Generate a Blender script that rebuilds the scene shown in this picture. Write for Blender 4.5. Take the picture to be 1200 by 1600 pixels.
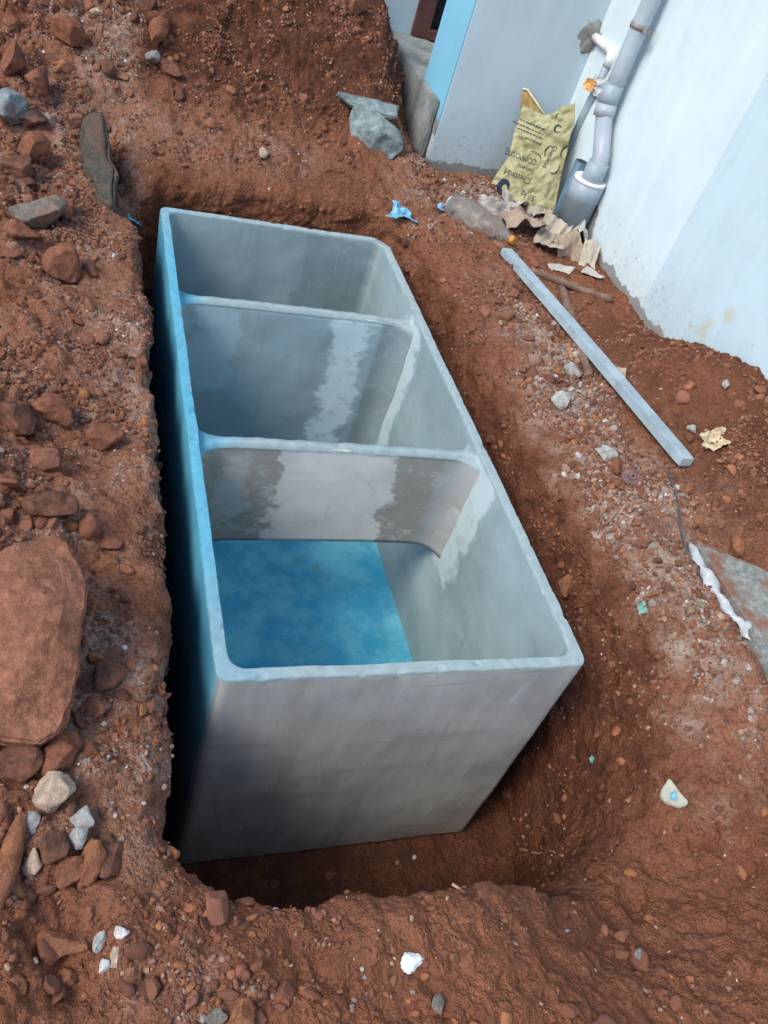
import bpy, bmesh, math, random
import numpy as np
from mathutils import Vector, Matrix
from mathutils.bvhtree import BVHTree

S = bpy.context.scene
COL = S.collection
for o in list(bpy.data.objects):
    bpy.data.objects.remove(o)

# ------------------------------------------------------------------ camera
F_PX = 1324.765                                   # focal length in pixels of the 1200x1600 photograph
RC = np.array([[0.93496448, -0.23222657, 0.26816456],
               [0.02625571, -0.70856962, -0.70515227],
               [0.35376836, 0.66633318, -0.65639016]])   # rows: camera right, down, forward in the world
CP = np.array([-0.338814, -1.105561, 1.646032])
cd = bpy.data.cameras.new('camera')
cd.sensor_fit = 'VERTICAL'; cd.sensor_height = 32.0; cd.lens = 32.0 * F_PX / 1600.0
cd.clip_start = 0.02; cd.clip_end = 500
cam = bpy.data.objects.new('camera', cd); COL.objects.link(cam)
m = Matrix.Identity(4)
for i in range(3):
    m[i][0] = RC[0][i]; m[i][1] = -RC[1][i]; m[i][2] = -RC[2][i]; m[i][3] = CP[i]
cam.matrix_world = m
S.camera = cam

# ------------------------------------------------------------------ sky, sun, exposure
SUN_DIR = Vector((-1.0, -0.35, 1.15)).normalized()
w = bpy.data.worlds.new('World'); S.world = w; w.use_nodes = True
nt = w.node_tree; nt.nodes.clear()
sky = nt.nodes.new('ShaderNodeTexSky'); sky.sky_type = 'NISHITA'; sky.sun_disc = False
sky.sun_elevation = math.asin(SUN_DIR.z); sky.sun_rotation = math.atan2(SUN_DIR.x, SUN_DIR.y)
sky.air_density = 1.0; sky.dust_density = 1.2; sky.ozone_density = 1.0
bg = nt.nodes.new('ShaderNodeBackground'); bg.inputs['Strength'].default_value = 0.14
wo = nt.nodes.new('ShaderNodeOutputWorld')
nt.links.new(sky.outputs[0], bg.inputs[0]); nt.links.new(bg.outputs[0], wo.inputs[0])
sl = bpy.data.lights.new('sun', 'SUN'); sl.energy = 1.5; sl.angle = math.radians(24); sl.color = (1.0, 0.955, 0.84)
so = bpy.data.objects.new('sun', sl); COL.objects.link(so)
so.rotation_euler = SUN_DIR.to_track_quat('Z', 'Y').to_euler(); so.location = (-3, -2, 5)
S.view_settings.view_transform = 'Standard'; S.view_settings.look = 'None'
S.view_settings.exposure = 0.80; S.view_settings.gamma = 1.0; S.view_settings.use_curve_mapping = False
S.render.engine = 'CYCLES'; S.cycles.max_bounces = 5; S.cycles.diffuse_bounces = 3; S.cycles.use_adaptive_sampling = True; S.cycles.adaptive_threshold = 0.03; S.cycles.transparent_max_bounces = 8

# ------------------------------------------------------------------ pixel rays (places things where the photograph shows them)
def ray(px, py):
    q = np.array([(px - 600) / F_PX, (py - 800) / F_PX, 1.0])
    return RC.T @ q
def onZ(px, py, z):
    r = ray(px, py); return CP + r * (z - CP[2]) / r[2]
def onX(px, py, x):
    r = ray(px, py); return CP + r * (x - CP[0]) / r[0]
def onY(px, py, y):
    r = ray(px, py); return CP + r * (y - CP[1]) / r[1]
def onPlane(px, py, o, n):
    r = ray(px, py); return CP + r * (np.dot(np.asarray(o) - CP, n) / np.dot(r, n))
def project(P):
    q = (np.asarray(P) - CP) @ RC.T
    return 600 + F_PX * q[:, 0] / q[:, 2], 800 + F_PX * q[:, 1] / q[:, 2], q[:, 2]

# ------------------------------------------------------------------ numpy noise
rs = np.random.RandomState(7)
PERM = np.concatenate([rs.permutation(256)] * 3)
GR = rs.normal(size=(256, 3)); GR /= np.linalg.norm(GR, axis=1)[:, None]
def pn(P):
    Pi = np.floor(P).astype(np.int64); f = P - Pi; Pi &= 255
    u = f * f * f * (f * (f * 6 - 15) + 10)
    r = 0
    for dx in (0, 1):
        wx = u[:, 0] if dx else 1 - u[:, 0]
        a = PERM[Pi[:, 0] + dx]
        for dy in (0, 1):
            wy = u[:, 1] if dy else 1 - u[:, 1]
            b = PERM[a + Pi[:, 1] + dy]
            for dz in (0, 1):
                wz = u[:, 2] if dz else 1 - u[:, 2]
                g = GR[PERM[b + Pi[:, 2] + dz]]
                r = r + wx * wy * wz * (g[:, 0] * (f[:, 0] - dx) + g[:, 1] * (f[:, 1] - dy) + g[:, 2] * (f[:, 2] - dz))
    return r
def fbm(P, freq, octs=3, gain=0.5, off=0.0):
    r = 0; a = 1.0
    for k in range(octs):
        r = r + a * pn(P * freq + off + 17.3 * k); freq *= 2.1; a *= gain
    return r
def sstep(a, b, x):
    t = np.clip((x - a) / (b - a), 0, 1); return t * t * (3 - 2 * t)

# ------------------------------------------------------------------ material helpers
class NT:
    def __init__(s, name, rough=0.8, spec=0.3):
        s.m = bpy.data.materials.new(name); s.m.use_nodes = True
        s.t = s.m.node_tree; s.b = s.t.nodes['Principled BSDF']
        s.b.inputs['Roughness'].default_value = rough
        s.b.inputs['Specular IOR Level'].default_value = spec
        s.tc = None
    def n(s, t, **kw):
        x = s.t.nodes.new(t)
        for k, v in kw.items(): setattr(x, k, v)
        return x
    def l(s, a, b): s.t.links.new(a, b)
    def coord(s, kind='Object'):
        if s.tc is None: s.tc = s.n('ShaderNodeTexCoord')
        return s.tc.outputs[kind]
    def noise(s, scale, detail=4, rough=0.55, vec=None, dist=0.0, col=False):
        x = s.n('ShaderNodeTexNoise'); x.inputs['Scale'].default_value = scale
        x.inputs['Detail'].default_value = detail; x.inputs['Roughness'].default_value = rough
        x.inputs['Distortion'].default_value = dist
        s.l(vec if vec is not None else s.coord(), x.inputs['Vector'])
        return x.outputs['Color' if col else 'Fac']
    def voronoi(s, scale, feature='F1', vec=None, out='Distance', rnd=1.0):
        x = s.n('ShaderNodeTexVoronoi', feature=feature); x.inputs['Scale'].default_value = scale
        x.inputs['Randomness'].default_value = rnd
        s.l(vec if vec is not None else s.coord(), x.inputs['Vector'])
        return x.outputs[out]
    def scaled(s, sc, rot=(0, 0, 0), vec=None):
        x = s.n('ShaderNodeMapping'); x.inputs['Scale'].default_value = sc; x.inputs['Rotation'].default_value = rot
        s.l(vec if vec is not None else s.coord(), x.inputs['Vector']); return x.outputs[0]
    def ramp(s, v, a, b, lo=0.0, hi=1.0):
        x = s.n('ShaderNodeMapRange'); x.interpolation_type = 'SMOOTHSTEP'
        x.inputs[1].default_value = a; x.inputs[2].default_value = b; x.inputs[3].default_value = lo; x.inputs[4].default_value = hi
        s.l(v, x.inputs[0]); return x.outputs[0]
    def math(s, op, a, b=None, clamp=False):
        x = s.n('ShaderNodeMath', operation=op, use_clamp=clamp)
        for i, v in enumerate((a, b)):
            if v is None: continue
            if isinstance(v, (int, float)): x.inputs[i].default_value = v
            else: s.l(v, x.inputs[i])
        return x.outputs[0]
    def mix(s, f, a, b, mode='MIX'):
        x = s.n('ShaderNodeMix', data_type='RGBA', blend_type=mode)
        for i, v in ((0, f), (6, a), (7, b)):
            if isinstance(v, (int, float)): x.inputs[i].default_value = v
            elif isinstance(v, tuple): x.inputs[i].default_value = (*v, 1)
            else: s.l(v, x.inputs[i])
        return x.outputs[2]
    def attr(s, name, out='Color'):
        x = s.n('ShaderNodeAttribute', attribute_name=name); return x.outputs[out]
    def sep(s, v):
        x = s.n('ShaderNodeSeparateXYZ'); s.l(v, x.inputs[0]); return x.outputs
    def color(s, c):
        if isinstance(c, tuple): s.b.inputs['Base Color'].default_value = (*c, 1)
        else: s.l(c, s.b.inputs['Base Color'])
    def rough(s, v): s.l(v, s.b.inputs['Roughness'])
    def bump(s, h, strength=0.5, dist=0.01, prev=None):
        x = s.n('ShaderNodeBump'); x.inputs['Strength'].default_value = strength; x.inputs['Distance'].default_value = dist
        s.l(h, x.inputs['Height'])
        if prev is not None: s.l(prev, x.inputs['Normal'])
        s.l(x.outputs[0], s.b.inputs['Normal']); return x.outputs[0]

def simple(name, c, var=0.25, scale=30, rough=0.8, spec=0.3, bump=0.2, bdist=0.002):
    M = NT(name, rough, spec)
    n1 = M.noise(scale, 5); n2 = M.noise(scale * 6, 3)
    f = M.ramp(M.math('ADD', M.math('MULTIPLY', n1, 0.7), M.math('MULTIPLY', n2, 0.3)), 0.32, 0.68)
    d = tuple(x * (1 - var) for x in c); e = tuple(min(1, x * (1 + var)) for x in c)
    M.color(M.mix(f, d, e))
    M.bump(n2, bump, bdist)
    return M.m

def soil_mat():
    M = NT('red_soil', 0.95, 0.12)
    z = M.sep(M.attr('zone'))
    big = M.noise(2.2, 3, 0.6); mid = M.noise(14, 4, 0.65); fine = M.noise(90, 3, 0.7); vf = M.noise(420, 1, 0.6)
    c = M.mix(M.ramp(big, 0.35, 0.65), (0.225, 0.086, 0.046), (0.325, 0.136, 0.076))
    c = M.mix(M.ramp(mid, 0.30, 0.72), c, (0.300, 0.117, 0.061))
    c = M.mix(M.math('MULTIPLY', M.ramp(mid, 0.52, 0.75), 0.55), c, (0.33, 0.130, 0.062))
    c = M.mix(M.math('MULTIPLY', M.ramp(fine, 0.55, 0.30), 0.55), c, (0.085, 0.036, 0.024))
    # moist freshly dug soil
    c = M.mix(M.math('MULTIPLY', z[1], 0.92), c, M.mix(M.ramp(mid, 0.35, 0.7), (0.070, 0.030, 0.020), (0.185, 0.070, 0.037)))
    # crushed plaster and sand trodden into the surface
    pale = M.mix(M.ramp(mid, 0.3, 0.7), (0.36, 0.215, 0.155), (0.46, 0.35, 0.28))
    pm = M.math('MULTIPLY', z[0], M.ramp(M.math('ADD', M.math('MULTIPLY', mid, 0.6), M.math('MULTIPLY', fine, 0.4)), 0.36, 0.56))
    c = M.mix(pm, c, pale)
    # grey clay
    c = M.mix(z[2], c, M.mix(fine, (0.075, 0.075, 0.062), (0.15, 0.145, 0.12)))
    # specks of quartz and grit
    vn = M.n('ShaderNodeTexVoronoi'); vn.inputs['Scale'].default_value = 150; M.l(M.coord(), vn.inputs['Vector']); v = vn.outputs['Distance']; vc = vn.outputs['Color']
    keep = M.math('MULTIPLY', M.ramp(M.sep(vc)[0], 0.88, 0.92), M.ramp(mid, 0.42, 0.58))
    sp = M.math('MULTIPLY', M.ramp(v, 0.30, 0.2), keep)
    c = M.mix(M.math('MULTIPLY', sp, 0.8), c, M.mix(M.sep(vc)[1], (0.36, 0.22, 0.15), (0.48, 0.42, 0.37)))
    c = M.mix(M.math('MULTIPLY', vf, 0.45), c, M.mix(vf, (0.5, 0.5, 0.5), (1.35, 1.35, 1.35)), 'MULTIPLY')
    M.color(c)
    wob = M.n('ShaderNodeVectorMath', operation='MULTIPLY_ADD'); M.l(M.noise(40, 2, 0.6, col=True), wob.inputs[0]); wob.inputs[1].default_value = (0.03, 0.03, 0.03); M.l(M.coord(), wob.inputs[2])
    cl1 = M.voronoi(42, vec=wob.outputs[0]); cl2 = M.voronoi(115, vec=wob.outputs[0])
    c = M.mix(M.math('MULTIPLY', M.ramp(cl1, 0.45, 0.80), 0.28), c, M.mix(1.0, c, (0.55, 0.50, 0.48), 'MULTIPLY'))  # darker between clods: crevice shade put into the soil colour
    M.color(c)
    clod = M.math('SUBTRACT', 1.0, M.math('ADD', M.math('MULTIPLY', cl1, 0.9), M.math('MULTIPLY', cl2, 0.55)))
    h = M.math('ADD', M.math('MULTIPLY', clod, M.ramp(mid, 0.35, 0.6, 0.25, 1.0)), M.math('ADD', M.math('MULTIPLY', fine, 0.8), M.math('MULTIPLY', vf, 0.30)))
    M.bump(h, 0.95, 0.013)
    return M.m
SOIL = soil_mat()

def stone_mat():
    M = NT('scattered_stone', 0.9, 0.2)
    t = M.attr('tint')
    n1 = M.noise(60, 4); n2 = M.noise(260, 3)
    c = M.mix(M.math('MULTIPLY', M.ramp(n1, 0.35, 0.7), 0.45), t, (0.17, 0.075, 0.046))
    c = M.mix(0.5, c, M.mix(n2, (0.55, 0.55, 0.55), (1.4, 1.4, 1.4)), 'MULTIPLY')
    M.color(c); M.bump(M.math('ADD', n1, n2), 0.5, 0.003)
    return M.m
STONE = stone_mat()

ROCKM = {}
def rock_mat(key, c, dust=(0.235, 0.10, 0.06), dustamt=0.5, bump=0.6):
    if key in ROCKM: return ROCKM[key]
    M = NT('stone_' + key, 0.92, 0.18)
    n0 = M.noise(9, 4, 0.6); n1 = M.noise(38, 5, 0.65); n2 = M.noise(210, 3, 0.6); v = M.voronoi(120)
    d = tuple(x * 0.62 for x in c); e = tuple(min(1, x * 1.25) for x in c)
    k = M.mix(M.ramp(n1, 0.3, 0.7), d, e)
    k = M.mix(M.math('MULTIPLY', M.ramp(n0, 0.42, 0.66), dustamt), k, dust)
    k = M.mix(M.math('MULTIPLY', M.ramp(v, 0.28, 0.12), M.math('MULTIPLY', n1, 0.7)), k, tuple(min(1, x * 1.9 + 0.04) for x in c))
    k = M.mix(0.6, k, M.mix(n2, (0.5, 0.5, 0.5), (1.45, 1.45, 1.45)), 'MULTIPLY')
    M.color(k)
    M.bump(M.math('ADD', M.math('MULTIPLY', n1, 1.2), M.math('MULTIPLY', n2, 0.5)), bump, 0.008)
    ROCKM[key] = M.m
    return M.m

# ------------------------------------------------------------------ object helpers
def tag(o, label=None, cat=None, group=None, kind=None):
    if label: o['label'] = label
    if cat: o['category'] = cat
    if group: o['group'] = group
    if kind: o['kind'] = kind
    return o
def mesh_obj(name, verts, faces, mat, parent=None, smooth=False, loc=None):
    me = bpy.data.meshes.new(name)
    me.from_pydata([tuple(map(float, v)) for v in verts], [], [tuple(int(i) for i in f) for f in faces])
    me.update()
    if smooth: me.polygons.foreach_set('use_smooth', [True] * len(me.polygons))
    if mat: me.materials.append(mat)
    o = bpy.data.objects.new(name, me); COL.objects.link(o)
    if loc is not None: o.location = loc
    if parent: o.parent = parent
    return o
def np_mesh(name, V, Fq, mat, smooth=True):
    """fast mesh from arrays, Fq (n,3) or (n,4)"""
    me = bpy.data.meshes.new(name); V = np.asarray(V, np.float32); Fq = np.asarray(Fq, np.int32)
    k = Fq.shape[1]
    me.vertices.add(len(V)); me.vertices.foreach_set('co', V.ravel())
    me.loops.add(Fq.size); me.loops.foreach_set('vertex_index', Fq.ravel())
    me.polygons.add(len(Fq)); me.polygons.foreach_set('loop_start', np.arange(0, Fq.size, k, dtype=np.int32))
    me.polygons.foreach_set('loop_total', np.full(len(Fq), k, np.int32))
    me.polygons.foreach_set('use_smooth', np.full(len(Fq), smooth))
    me.update(calc_edges=True); me.validate()
    if mat: me.materials.append(mat)
    o = bpy.data.objects.new(name, me); COL.objects.link(o)
    return o
def vcol(o, name, C):
    a = o.data.attributes.new(name, 'FLOAT_COLOR', 'POINT')
    C = np.asarray(C, np.float32); D = np.ones((len(C), 4), np.float32); D[:, :C.shape[1]] = C
    a.data.foreach_set('color', D.ravel())
def empty(name, loc):
    o = bpy.data.objects.new(name, None); COL.objects.link(o); o.location = loc; o.empty_display_size = 0.1
    return o
def put(o, parent):
    """parent a world-space mesh to a thing without moving it"""
    o.parent = parent
    o.matrix_parent_inverse = Matrix.Translation(parent.location).inverted()
    return o
def bm_obj(name, bm, mat, parent=None, smooth=False):
    me = bpy.data.meshes.new(name); bmesh.ops.recalc_face_normals(bm, faces=bm.faces[:]); bm.to_mesh(me); bm.free()
    if smooth: me.polygons.foreach_set('use_smooth', [True] * len(me.polygons))
    if mat: me.materials.append(mat)
    o = bpy.data.objects.new(name, me); COL.objects.link(o)
    if parent: put(o, parent)
    return o
def box(name, a, b, mat, parent=None, bevel=0.0, cuts=0, wob=0.0):
    bm = bmesh.new(); bmesh.ops.create_cube(bm, size=1)
    for v in bm.verts:
        v.co = Vector([a[i] + (b[i] - a[i]) * (v.co[i] + 0.5) for i in range(3)])
    if bevel: bmesh.ops.bevel(bm, geom=bm.edges[:], offset=bevel, segments=2, affect='EDGES')
    if cuts: bmesh.ops.subdivide_edges(bm, edges=bm.edges[:], cuts=cuts, use_grid_fill=True)
    if wob:
        P = np.array([v.co for v in bm.verts]); d = np.stack([fbm(P, 9, 3, off=k * 9.1) for k in range(3)], 1) * wob
        for v, e in zip(bm.verts, d): v.co += Vector(e)
    return bm_obj(name, bm, mat, parent)
def tube(name, pts, r, mat, parent=None, seg=20, caps=True, smooth=True, hollow=0.0):
    pts = [Vector(p) for p in pts]; n = len(pts)
    rr = r if isinstance(r, (list, tuple)) else [r] * n
    V = []; Fc = []
    up = None
    for i, p in enumerate(pts):
        t = (pts[min(i + 1, n - 1)] - pts[max(i - 1, 0)]).normalized()
        if up is None: up = t.orthogonal().normalized()
        up = (up - t * up.dot(t)).normalized(); sd = t.cross(up)
        for k in range(seg):
            a = 2 * math.pi * k / seg
            V.append(p + (up * math.cos(a) + sd * math.sin(a)) * rr[i])
    for i in range(n - 1):
        for k in range(seg):
            Fc.append((i * seg + k, i * seg + (k + 1) % seg, (i + 1) * seg + (k + 1) % seg, (i + 1) * seg + k))
    if caps:
        Fc.append(tuple(range(seg))[::-1]); Fc.append(tuple((n - 1) * seg + k for k in range(seg)))
    o = mesh_obj(name, V, Fc, mat, None, smooth)
    if caps: o.data.polygons[len(Fc) - 1].use_smooth = False; o.data.polygons[len(Fc) - 2].use_smooth = False
    if parent: put(o, parent)
    return o

# ================================================================== GROUND with the pit
TL, TH = 2.3246, 0.9814                  # tank length and height (width 1)
def ground_h(x, y):
    h = 0.045 + 0 * x
    h = h + 0.16 * sstep(-0.22, -0.85, x) * sstep(3.0, 0.0, y)
    h = h + 0.05 * sstep(-0.2, -0.6, x) * np.sin(y * 3.1 + 0.6)
    # heap behind the pit
    rise = 0.09 * sstep(2.6, 2.9, y) + 0.46 * sstep(2.85, 3.85, y) + 0.10 * sstep(3.6, 4.4, y)
    fall = 1 - 0.9 * sstep(4.3, 6.5, y)
    edge = 1.43 + 0.03 * np.sin(y * 7.0)
    flank = sstep(edge + 0.04, edge - 0.30, x)
    h = h + rise * flank * fall
    # old cut running on from the far left corner of the pit
    h = h - 0.10 * np.exp(-((x + 0.150 + 0.10 * (y - 2.2)) / 0.050) ** 2) * sstep(2.05, 2.30, y) * sstep(3.05, 2.70, y)
    # heap against the house wall on the right
    q = sstep(1.50, 2.02, x - 0.10 * np.clip(0.5 - y, 0, 1)) * sstep(1.80, 0.95, y) * sstep(0.24, 0.50, y + (x - 1.85) * 0.25)
    h = h + 0.275 * q
    # concrete slab bed
    h = h - 0.05 * sstep(1.52, 1.62, x) * sstep(0.55, 0.35, y)
    # ramp at the near right corner of the pit
    h = h - 0.36 * np.exp(-((x - 1.00) / 0.38) ** 2 - ((y + 0.32) / 0.34) ** 2)
    h = h - 0.10 * sstep(0.3, 1.0, x) * sstep(0.1, -0.7, y)
    return h
# lip of the pit: x, y, foot x, foot y, slope (0 steep .. 1 gentle)
LIP = [(-0.185, 0.20, -0.095, 0.20, 0), (-0.165, 0.55, -0.09, 0.55, 0), (-0.140, 0.80, -0.085, 0.8, 0), (-0.130, 1.10, -0.085, 1.1, 0),
       (-0.118, 1.40, -0.085, 1.4, 0), (-0.138, 1.75, -0.09, 1.75, 0), (-0.155, 2.10, -0.09, 2.05, .05), (-0.20, 2.42, -0.10, 2.30, .25),
       (-0.12, 2.64, 0.0, 2.44, .22), (0.15, 2.69, 0.2, 2.50, .22), (0.55, 2.70, 0.55, 2.51, .22), (0.90, 2.69, 0.85, 2.49, .30),
       (1.18, 2.58, 1.08, 2.40, .55), (1.28, 2.25, 1.12, 2.15, .55), (1.35, 1.90, 1.12, 1.85, .6), (1.41, 1.50, 1.13, 1.50, .65),
       (1.43, 1.15, 1.13, 1.15, .65), (1.46, 0.80, 1.13, 0.80, .65), (1.49, 0.45, 1.15, 0.45, .7), (1.50, 0.12, 1.17, 0.15, .75),
       (1.40, -0.24, 1.15, -0.10, .85), (1.16, -0.50, 1.04, -0.28, .8), (0.86, -0.59, 0.82, -0.40, .6), (0.64, -0.60, 0.62, -0.45, .4),
       (0.40, -0.625, 0.40, -0.47, .25), (0.22, -0.635, 0.22, -0.48, .15), (0.06, -0.63, 0.06, -0.48, .1), (-0.12, -0.60, -0.04, -0.45, .05),
       (-0.220, -0.48, -0.13, -0.36, 0), (-0.225, -0.29, -0.125, -0.22, 0), (-0.195, -0.04, -0.10, 0.0, 0)]
def closed_spline(C, n):
    C = np.asarray(C, float); k = len(C)
    d = np.linalg.norm(np.roll(C, -1, 0)[:, :2] - C[:, :2], axis=1); cum = np.concatenate([[0], np.cumsum(d)])
    # finer steps where the camera is near
    s = np.linspace(0, cum[-1], 20001)[:-1]
    idx = np.searchsorted(cum, s, side='right') - 1; t = (s - cum[idx]) / d[idx]
    def at(i): return C[i % k]
    p0, p1, p2, p3 = at(idx - 1), at(idx), at(idx + 1), at(idx + 2); t = t[:, None]
    P = 0.5 * ((2 * p1) + (-p0 + p2) * t + (2 * p0 - 5 * p1 + 4 * p2 - p3) * t ** 2 + (-p0 + 3 * p1 - 3 * p2 + p3) * t ** 3)
    dist = np.linalg.norm(np.column_stack([P[:, :2], np.zeros(len(P))]) - CP, axis=1)
    wgt = np.cumsum(1 / dist); pick = np.searchsorted(wgt, np.linspace(0, wgt[-1], n + 1)[:-1] + 1e-9)
    return P[np.clip(pick, 0, len(P) - 1)]
NU = 1650
LC = closed_spline(LIP, NU)
# smooth outward directions
CEN = np.array([0.5, 1.1])
box_c = np.stack([np.clip(LC[:, 0], 0.25, 0.95), np.clip(LC[:, 1], -0.05, 2.2)], 1)
od = LC[:, :2] - box_c; od /= np.linalg.norm(od, axis=1)[:, None]
for _ in range(60): od = (np.roll(od, 1, 0) + od + np.roll(od, -1, 0)) / 3
od /= np.linalg.norm(od, axis=1)[:, None]
# ragged lip
nz = np.column_stack([LC[:, :2], np.zeros(NU)])
lipn = fbm(nz, 4.0, 4, 0.6) * 0.050
LX = LC[:, :2] + od * np.clip(lipn, -0.03, 0.05)[:, None]
rows = []
wall_t = []
FLOOR = -1.0
NW = 110
lipz = ground_h(LX[:, 0], LX[:, 1])
slope = np.clip(LC[:, 4], 0, 1)
for j in np.linspace(0, 1, 8)[:-1]:       # pit floor from under the tank to the foot of the wall
    c = np.stack([np.clip(LC[:, 2], 0.2, 0.8), np.clip(LC[:, 3], 0.2, 2.1)], 1)
    xy = c + (LC[:, 2:4] - c) * j
    rows.append(np.column_stack([xy, np.full(NU, FLOOR)])); wall_t.append(0.0)
for j in range(NW):
    t = j / NW                                     # 0 foot .. 1 lip
    # gentle banks curl over the top, steep ones stand upright with a rounded lip
    hz = t ** (0.72) if False else t
    horiz_steep = 0.10 * t + 0.90 * max(0.0, (t - 0.90) / 0.10) ** 2
    horiz_gent = 0.16 * t + 0.84 * t ** 3.2
    k = horiz_steep * (1 - slope) + horiz_gent * slope
    xy = LC[:, 2:4] + (LX - LC[:, 2:4]) * k[:, None]
    zs = t if t < 0.90 else 0.90 + 0.10 * math.sin((t - 0.90) / 0.10 * math.pi / 2)
    zg = 1 - (1 - t) ** 2.1
    zz = FLOOR + (lipz - FLOOR) * (zs * (1 - slope) + zg * slope)
    rows.append(np.column_stack([xy, zz])); wall_t.append(t)
dd = [0.0]; st = 0.0055
while dd[-1] < 1.3: dd.append(dd[-1] + st); st = min(st * 1.006, 0.009)
while dd[-1] < 60: dd.append(dd[-1] + st); st *= 1.09
for q in dd:
    xy = LX + od * q
    rows.append(np.column_stack([xy, ground_h(xy[:, 0], xy[:, 1])])); wall_t.append(1.0)
G = np.stack(rows); NV = G.shape[0]
wt = np.repeat(np.array(wall_t)[:, None], NU, 1)
def grid_normals(G):
    du = np.roll(G, -1, 1) - np.roll(G, 1, 1)
    dv = np.empty_like(G); dv[1:-1] = G[2:] - G[:-2]; dv[0] = G[1] - G[0]; dv[-1] = G[-1] - G[-2]
    n = np.cross(dv, du); n /= np.linalg.norm(n, axis=2)[:, :, None] + 1e-12
    n[n[:, :, 2].mean() * n[:, :, 2] < -1e9] *= -1
    return n
N0 = grid_normals(G)
if N0[-200, :, 2].mean() < 0: N0 = -N0
for _ in range(3): N0[:, :] = (N0 + np.roll(N0, 1, 1) + np.roll(N0, -1, 1)) / 3
P = G.reshape(-1, 3); Nn = N0.reshape(-1, 3); Nn = Nn / (np.linalg.norm(Nn, axis=1)[:, None] + 1e-9)
camd = np.linalg.norm(P - CP, axis=1)
near = camd < 7.5
X, Y, Z = P[:, 0], P[:, 1], P[:, 2]
disp = np.zeros(len(P))
A = P[near]
# how lumpy: rocky spoil on the left, smooth compact bank on the right, flat under the slab
lump = 0.65 + 0.55 * sstep(-0.20, -0.45, A[:, 0]) + 0.35 * sstep(2.6, 3.0, A[:, 1]) * sstep(1.3, 0.9, A[:, 0])
lump *= 1 - 0.6 * sstep(1.50, 1.62, A[:, 0]) * sstep(0.62, 0.4, A[:, 1])
tw = wt.reshape(-1)[near]
lump *= np.where(tw < 0.999, 0.55 + 0.45 * tw, 1)
big = fbm(A, 3.2, 2); med = fbm(A, 10, 3, 0.55, 4.0); sm = fbm(A, 38, 2, 0.55, 9.0)
rid = np.sqrt(fbm(A, 22, 2, 0.5, 21.0) ** 2 + 0.02)
cl = 1 - np.abs(pn(A * 33 + 3.3)) * 2.2
spc = (np.linalg.norm(np.roll(G, -1, 1) - G, axis=2)).reshape(-1)[near]; fade = sstep(0.016, 0.007, spc)
bank = slope[None, :].repeat(NV, 0).reshape(-1)[near] * (tw > 0.15) * sstep(0.45, 0.10, np.abs(A[:, 0] - 1.30) - 0.15)
bil = np.sqrt(fbm(A, 7.5, 3, 0.55, 71.0) ** 2 + 0.012); bil2 = np.sqrt(fbm(A, 19, 2, 0.5, 81.0) ** 2 + 0.01)
d = 0.052 * big + 0.044 * med + 0.013 * sm * fade + -0.012 * (rid - 0.2) * fade + 0.004 * cl * fade + bank * (-0.075 * (bil - 0.22) - 0.030 * (bil2 - 0.2))
disp[near] = d * lump
steepw = (1 - slope)[None, :].repeat(NV, 0).reshape(-1)
# keep the narrow gap by the tank open
lim = np.where((wt.reshape(-1) < 0.97), 0.022 + 0.035 * (1 - steepw), 1)
disp = np.clip(disp, -0.12, lim)
P = P + Nn * disp[:, None]
G = P.reshape(NV, NU, 3)
# erosion runnels and a crease on the near right ramp
GN = grid_normals(G)
if GN[-200, :, 2].mean() < 0: GN = -GN
ii = np.arange(NV - 1)[:, None] * NU + np.arange(NU)[None, :]
jj = np.arange(NV - 1)[:, None] * NU + (np.arange(NU)[None, :] + 1) % NU
FQ = np.stack([ii, jj, jj + NU, ii + NU], -1).reshape(-1, 4)
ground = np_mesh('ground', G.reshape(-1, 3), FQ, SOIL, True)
tag(ground, 'red laterite soil with a long pit dug in it', None, None, 'structure')
# zones of the soil: crushed plaster, moist, grey clay
X, Y, Z = P[:, 0], P[:, 1], P[:, 2]
nlow = fbm(P, 2.5, 3, 0.5, 31.0); nmid = fbm(P, 9, 3, 0.5, 61.0)
wtf = wt.reshape(-1)
crest = np.exp(-((X - (1.46 + 0.02 * np.sin(Y * 5)) + nmid * 0.08) / 0.16) ** 2) * sstep(-0.45, 0.15, Y + nmid * 0.3) * sstep(2.3, 1.2, Y + nmid * 0.5) * sstep(0.70, 0.90, wtf + nmid * 0.15)
corner = sstep(1.0, 1.25, X) * sstep(2.25, 2.7, Y + nmid * 0.3) * sstep(3.3, 3.0, Y) * 0.75
leftp = 0.52 * sstep(-0.02, -0.12, X) * sstep(-0.75, -0.25, X + nmid * 0.4) * (wtf > 0.9) * sstep(-0.9, 0.0, Y + nlow)
backp = 0.35 * np.exp(-((Y - 2.85 + nmid * 0.1) / 0.16) ** 2) * sstep(1.2, 0.3, X) * (wtf > 0.95)
z0 = np.clip((crest * 1.15 + corner + leftp + backp) * np.clip(1 + nlow * 1.5 + nmid, 0, 1.4), 0, 1)
moist = np.clip(sstep(0.95, 0.60, wtf + nmid * 0.25) * 0.7 + sstep(2.85, 3.3, Y) * sstep(1.45, 1.2, X) * sstep(-0.6, 0.2, X + nmid) * 1.25
                + sstep(1.56, 1.72, X) * sstep(0.25, 0.5, Y) * sstep(1.95, 1.6, Y) * 0.7
                + 0.30 * np.exp(-((X - 1.0) / 0.42) ** 2 - ((Y + 0.45) / 0.4) ** 2) + nlow * 0.6, 0, 1)
moist *= 1 - z0 * 0.6
clay = np.exp(-((X + 0.200 + 0.10 * (Y - 2.2)) / 0.060) ** 4) * sstep(2.0, 2.3, Y) * sstep(3.0, 2.75, Y) * 1.2
clay = np.clip(clay + nmid * 0.3 * (clay > 0.1), 0, 0.95)
ZN = np.column_stack([z0, moist, clay])
vcol(ground, 'zone', ZN)

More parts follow.
